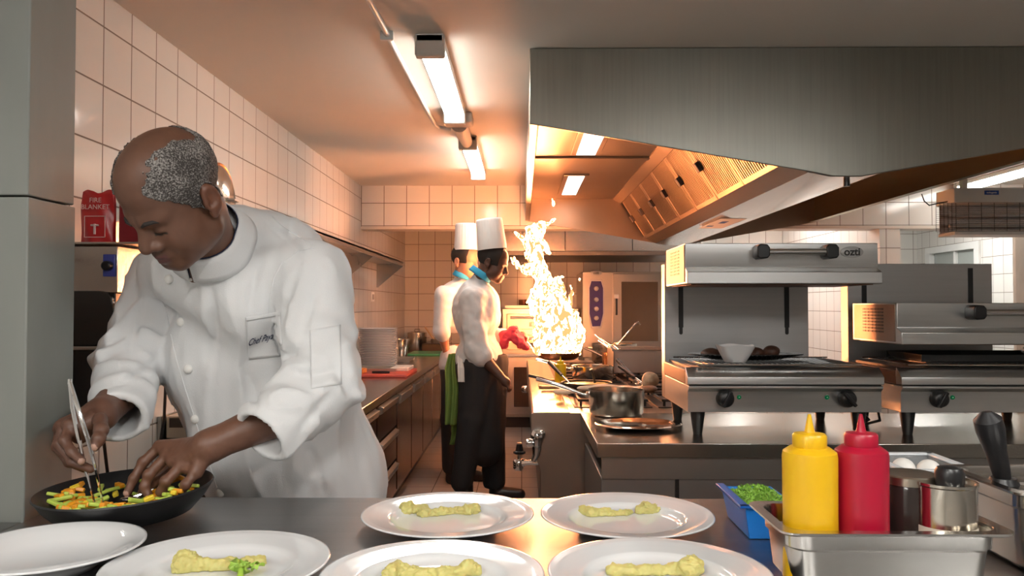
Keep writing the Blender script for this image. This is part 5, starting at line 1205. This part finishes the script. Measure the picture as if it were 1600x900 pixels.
def ring_band(name, parent, c, ax, r, h, m, tw=1.0, th=.006):
    ax = Vector(ax).normalized(); e = ax.orthogonal().normalized(); g = ax.cross(e)
    return MB().grid(lambda u, v: Vector(c)+(e*math.cos(2*PI*u)+g*math.sin(2*PI*u))*(r*(1-.12*v)*tw)+ax*(h*(v-.5)), 28, 3).build(name, m, parent, smooth='all', solid=th)
CYAN = mat('cyan_scarf', (.03,.35,.62), .8)
# --- cook with the frying pan, seen in profile, facing right
CY = 5.5
J = lambda x, y, Y=CY: P(x, y, Y)
h2_ = Head(J(770,411,CY), -80, 18, 0, 1.0)
hip, chs, nkb = J(748,562,5.52), J(743,478,5.53), J(749,440,5.52)
sR, eR, wR = J(738,466,5.38), J(744,546,5.34), J(779,585,5.30)          # near arm
sL, eL, wL = J(752,466,5.68), J(768,528,5.78), J(806,525,5.66)
def body2_f(p, grow=0.0):
    d = smin(head_f(h2_.loc(p), brow=.9), cone(p, h2_.w((0,-.03,-.05)), nkb, .055, .062), .02)
    t = smin(ell(p, hip, (.115,.15,.14)), ell(p, chs+Vector((.005,0,-.03)), (.115,.165,.19)), .06)
    return smin(d, t, .03)
def sleeve(p, s, e, w, r=.068, k=.7, r2=.055): return smin(cone(p, s, e, r, r2), cone(p, e, e.lerp(w,k), r2, r2*.93), .02)
def coat2_f(p):
    t = smin(ell(p, hip+Vector((.0,0,.02)), (.168,.20,.16)), ell(p, chs+Vector((.008,0,-.04)), (.172,.21,.22)), .07)
    t = smin(t, cone(p, sR, sL, .068, .068), .05); t = smin(t, cone(p, nkb+Vector((-.02,0,-.05)), nkb+Vector((.0,0,.005)), .10, .062), .04)
    a = sleeve(p, sR, eR, wR, .086, .26, .080); b = sleeve(p, sL, eL, wL, .075, .6, .062)
    f = .008*noise(p*A((1,1,.8)), 14)+.005*noise(p, 30)
    return smax(smin(smin(t, a, .025), b, .02)+f, J(0,572,5.5).z-p[...,2], .01)
hh = (J(788,603,5.30), J(796,590,5.30))
def fist(p, w, c, d, r=.030):
    """closed hand: palm and four curled fingers with a thumb over them"""
    e = smin(cone(p, w, c, .027, r), ell(p, c, (r*1.1,r,r*1.1)), .01); u = (Vector(c)-Vector(w)).normalized(); s = Vector(d)
    for i in range(4):
        a = Vector(c)+s*(i-1.5)*.019+u*.020; e = smin(e, chain(p, [a, a+u*.022-Vector((0,0,.012)), a+u*.014-Vector((.0,0,.036))], [.0105,.010,.009], .003), .003)
    th = Vector(w).lerp(c,.6)+s*.030; return smin(e, chain(p, [th, th+u*.03, th+u*.045-s*.01], [.012,.011,.009], .003), .005)
def arms2(p):
    d = smin(cone(p, sR, eR, .05, .045), cone(p, eR, wR, .047, .032), .02); d = smin(d, fist(p, wR, J(790,597,5.29), (.3,.6,.0)), .01)
    e = smin(cone(p, sL, eL, .05, .045), cone(p, eL, wL, .045, .030), .02); e = smin(e, fist(p, wL, J(816,525,5.64), (.2,.9,.1)), .01)
    return np.minimum(d, e)
def legs2(p, g=0):
    d = smin(cone(p, hip+Vector((0,-.08,-.0)), J(738,655,5.40), .10+g, .07+g), cone(p, J(738,655,5.40), J(722,752,5.38), .07+g, .05+g), .02)
    e = smin(cone(p, hip+Vector((.02,.10,-.0)), J(768,658,5.62), .10+g, .07+g), cone(p, J(768,658,5.62), J(772,752,5.60), .07+g, .05+g), .02)
    return smin(d, e, .03)
DKS = (.085,.038,.024)
def full2(p): return smin(np.minimum(body2_f(p), legs2(p)), arms2(p), .01)
hb_ = nets(lambda p: body2_f(p), A(h2_.C)-A((.16,.15,.2)), A(h2_.C)+A((.16,.15,.17)), .0055)
bb_ = nets(lambda p: np.minimum(full2(p), 9), (-.62,5.15,.0), (.12,5.95,J(0,447,5.5).z), .011)
p2 = np_mesh('person', [hb_, bb_], SKIN, cols=np.concatenate([dup_tint(hb_[0], DKS), dup_tint(bb_[0], DKS)]))
tag(p2, 'cook in tall white hat and black apron holding the pan of fire', 'person')
blob('chef_coat', coat2_f, (-.62,5.10,.85), (.1,5.98,1.62), .0095, COT, p2)
def apr2(p):
    d = legs2(p, .028); d = smin(d, ell(p, hip+Vector((.0,.0,-.05)), (.165,.20,.20)), .03)
    front = cone(p, hip+Vector((.06,0,-.02)), J(758,700,5.47), .15, .125); front = np.maximum(front, -(p[...,0]-(hip.x-.03))*1.0)
    d = smin(d, front, .02) + .006*noise(p*A((2,2,.5)), 14)
    return np.maximum(np.maximum(d, p[...,2]-J(0,553,5.5).z), .075-p[...,2])
blob('apron_and_trousers', apr2, (-.7,5.1,.05), (.2,5.95,1.05), .0105, TRS, p2)
def shoe(name, parent, c, e):
    blob(name, lambda p: smax(smin(cone(p, c, e, .05, .038), cone(p, c+Vector((0,0,.04)), c+Vector((0,0,.09)), .05, .05), .01), .003-p[...,2], .004), A(c)-A((.25,.25,.06)), A(c)+A((.3,.25,.12)), .008, BLK, parent)
q = J(728,762,5.38); shoe('shoe', p2, Vector((q.x,5.38,.04)), Vector((q.x+.17,5.36,.035))); q = J(775,762,5.60); shoe('shoe', p2, Vector((q.x,5.60,.04)), Vector((q.x+.17,5.58,.035)))
HM = mat('black_hair', (.012,.010,.009), .8, bump=.6, bscale=200)
def hair2(hd, fwd=.055):
    def f(p):
        q = hd.loc(p); m = np.maximum(q[...,1]-(fwd+.01*noise(q, 30)), -.012-q[...,2]-.9*np.maximum(0, -.02-q[...,1])); m = np.maximum(m, -.075-q[...,2])
        er = ell(np.concatenate([np.abs(q[...,0:1]), q[...,1:]], -1), (.092,-.016,-.008), (.02,.026,.036)); return np.maximum(np.maximum(head_f(q)-.004, m), -er)
    return f
blob('hair', hair2(h2_), A(h2_.C)-.16, A(h2_.C)+.17, .006, HM, p2)
toque(p2, J(769,389,CY)+Vector((0,0,-.005)), .102, .092, .215, -.10)
ring_band('neckerchief', p2, J(751,428,CY), (.55,0,.8), .083, .045, CYAN, th=.012)
# --- second cook behind, leaning on the counter
DY = 6.1
K = lambda x, y, Y=DY: P(x, y, Y)
h3 = Head(K(727,409,DY), -58, 6, 0, 1.0)
hip3, ch3, nk3 = K(716,566,6.12), K(712,480,6.12), K(722,436,6.12)
s3, e3, w3 = K(694,462,5.98), K(690,518,5.95), K(698,550,6.05)
s3b, e3b, w3b = K(734,462,6.26), K(742,520,6.28), K(748,560,6.2)
def body3(p):
    d = smin(head_f(h3.loc(p), brow=.7), cone(p, h3.w((0,-.03,-.05)), nk3, .052, .058), .02)
    t = smin(ell(p, hip3, (.12,.14,.14)), ell(p, ch3, (.13,.15,.20)), .06); d = smin(d, t, .03)
    a = smin(cone(p, s3, e3, .05, .043), cone(p, e3, w3, .043, .028), .02); a = smin(a, fist(p, w3, K(699,560,6.06), (.5,.4,0), .026), .01)
    b = smin(cone(p, s3b, e3b, .05, .043), cone(p, e3b, w3b, .043, .028), .02); b = smin(b, fist(p, w3b, K(749,570,6.18), (.5,.4,0), .026), .01)
    for x, Y in ((706,6.05),(728,6.2)): d = smin(d, smin(cone(p, K(x+4,575,Y), K(x,655,Y), .09, .065), cone(p, K(x,655,Y), K(x-1,728,Y), .065, .045), .02), .03)
    return np.minimum(np.minimum(d, a), b)
def coat3(p):
    t = smin(ell(p, hip3+Vector((0,0,.0)), (.155,.175,.14)), ell(p, ch3+Vector((0,0,-.0)), (.165,.18,.20)), .05)
    t = smin(t, cone(p, s3, s3b, .07, .07), .05); t = smin(t, cone(p, nk3+Vector((0,0,-.06)), nk3, .1, .06), .04)
    a = sleeve(p, s3, e3, w3, .075, .12, .064); b = sleeve(p, s3b, e3b, w3b, .07, .3, .06)
    return smax(smin(smin(t, a, .025), b, .02)+.007*noise(p, 14)+.004*noise(p, 30), K(0,585,6.1).z-p[...,2], .01)
LTS = (.50,.22,.13)
hb3 = nets(body3, A(h3.C)-A((.16,.15,.2)), A(h3.C)+A((.16,.15,.17)), .006); bb3 = nets(body3, (-.85,5.8,.0), (-.15,6.5,K(0,443,6.1).z), .012)
p3 = np_mesh('person', [hb3, bb3], SKIN, cols=np.concatenate([dup_tint(hb3[0], LTS), dup_tint(bb3[0], LTS)]))
tag(p3, 'cook in white hat standing behind the one holding the pan', 'person')
blob('chef_coat', coat3, (-.85,5.75,.75), (-.15,6.55,1.62), .0105, COT, p3)
def tr3(p):
    d = ell(p, hip3+Vector((0,0,-.05)), (.14,.155,.16))
    for x, Y in ((706,6.05),(728,6.2)): d = smin(d, smin(cone(p, K(x+4,575,Y), K(x,655,Y), .105, .085), cone(p, K(x,655,Y), K(x-1,728,Y), .085, .07), .02), .03)
    return np.maximum(np.maximum(d, p[...,2]-K(0,575,6.1).z), .06-p[...,2])
blob('trousers', tr3, (-.85,5.8,.04), (-.15,6.5,1.05), .012, TRS, p3)
for x, Y in ((706,6.05),(728,6.2)): q = K(x,740,Y); shoe('shoe', p3, Vector((q.x,Y,.04)), Vector((q.x+.13,Y-.06,.035)))
blob('hair', hair2(h3, .06), A(h3.C)-.16, A(h3.C)+.17, .0065, HM, p3)
toque(p3, K(729,391,DY), .095, .088, .205, .0)
ring_band('neckerchief', p3, K(724,430,DY), (.3,-.1,.9), .078, .04, CYAN, th=.012)
# green towel hanging from the waist band, with a white slip
GT = mat('green_towel', (.20,.31,.07), .95, bump=.8, bscale=120, var=.25)
tw = thing('green_towel', 'green kitchen towel hanging between the two cooks', 'towel')
def cloth(name, pts, m, parent, amp=.018, nu=18, th=.006, ph=0):
    """pts: rows (centre, half width vector) down the cloth"""
    n = len(pts)-1
    def f(u, v):
        t = v*n; i = min(n-1, int(t)); c = pts[i][0].lerp(pts[i+1][0], t-i); w = pts[i][1].lerp(pts[i+1][1], t-i); k = u*2-1
        nrm = Vector((w.y,-w.x,0)).normalized() if w.length > 0 else Vector((0,-1,0)); return c+w*k+nrm*(amp*math.sin(u*11+ph+v*2.2)+amp*.5*math.sin(u*23+v*5+ph))
    return MB().grid(f, nu*2, 28).build(name, m, parent, smooth='all', solid=th, recalc=False)
C = lambda x, y, Y=5.50: P(x, y, Y)
W = lambda x: Vector((x, -.01, 0))
cloth('front_fold', [(C(708,553,5.6),W(.025)),(C(706,575,5.55),W(.042)),(C(709,610,5.5),W(.052)),(C(708,640,5.5),W(.05)),(C(707,664,5.5),W(.053))], GT, tw)
cloth('back_fold', [(C(713,552,5.64),W(.02)),(C(716,585,5.62),W(.035)),(C(714,630,5.60),W(.038)),(C(711,672,5.58),W(.032)),(C(708,694,5.58),W(.010))], GT, tw, ph=2)
wc = tag(cloth('white_slip', [(C(718,556,5.40),W(.012)),(C(720,575,5.30),W(.018)),(C(721,597,5.28),W(.022))], mat('white_cloth', (.72,.68,.64), .9, bump=.4), None, .006, 8), 'white cloth tip showing beside the green towel', 'cloth')
# red cloth wrapped round the pan handle
PK = mat('red_cloth', (.55,.05,.09), .9, bump=.6, bscale=80)
rc2 = thing('red_cloth', 'crumpled pinkish red cloth wrapped round the frying pan handle', 'cloth')
def rcl(p):
    d = chain(p, [P(788,524,5.62),P(800,520,5.60),P(812,526,5.60)], [.035,.042,.034], .02); d = smin(d, chain(p, [P(800,525,5.57),P(815,538,5.56),P(824,543,5.56)], [.032,.036,.020], .02), .02); d = smin(d, chain(p, [P(790,524,5.58),P(788,536,5.57),P(787,541,5.57)], [.03,.028,.015], .01), .02)
    return d + .014*noise(p*A((1,1,.8)), 28) + .006*noise(p, 70)
blob('wrap', rcl, (-.25,5.45,1.0), (.1,5.8,1.25), .005, PK, rc2)
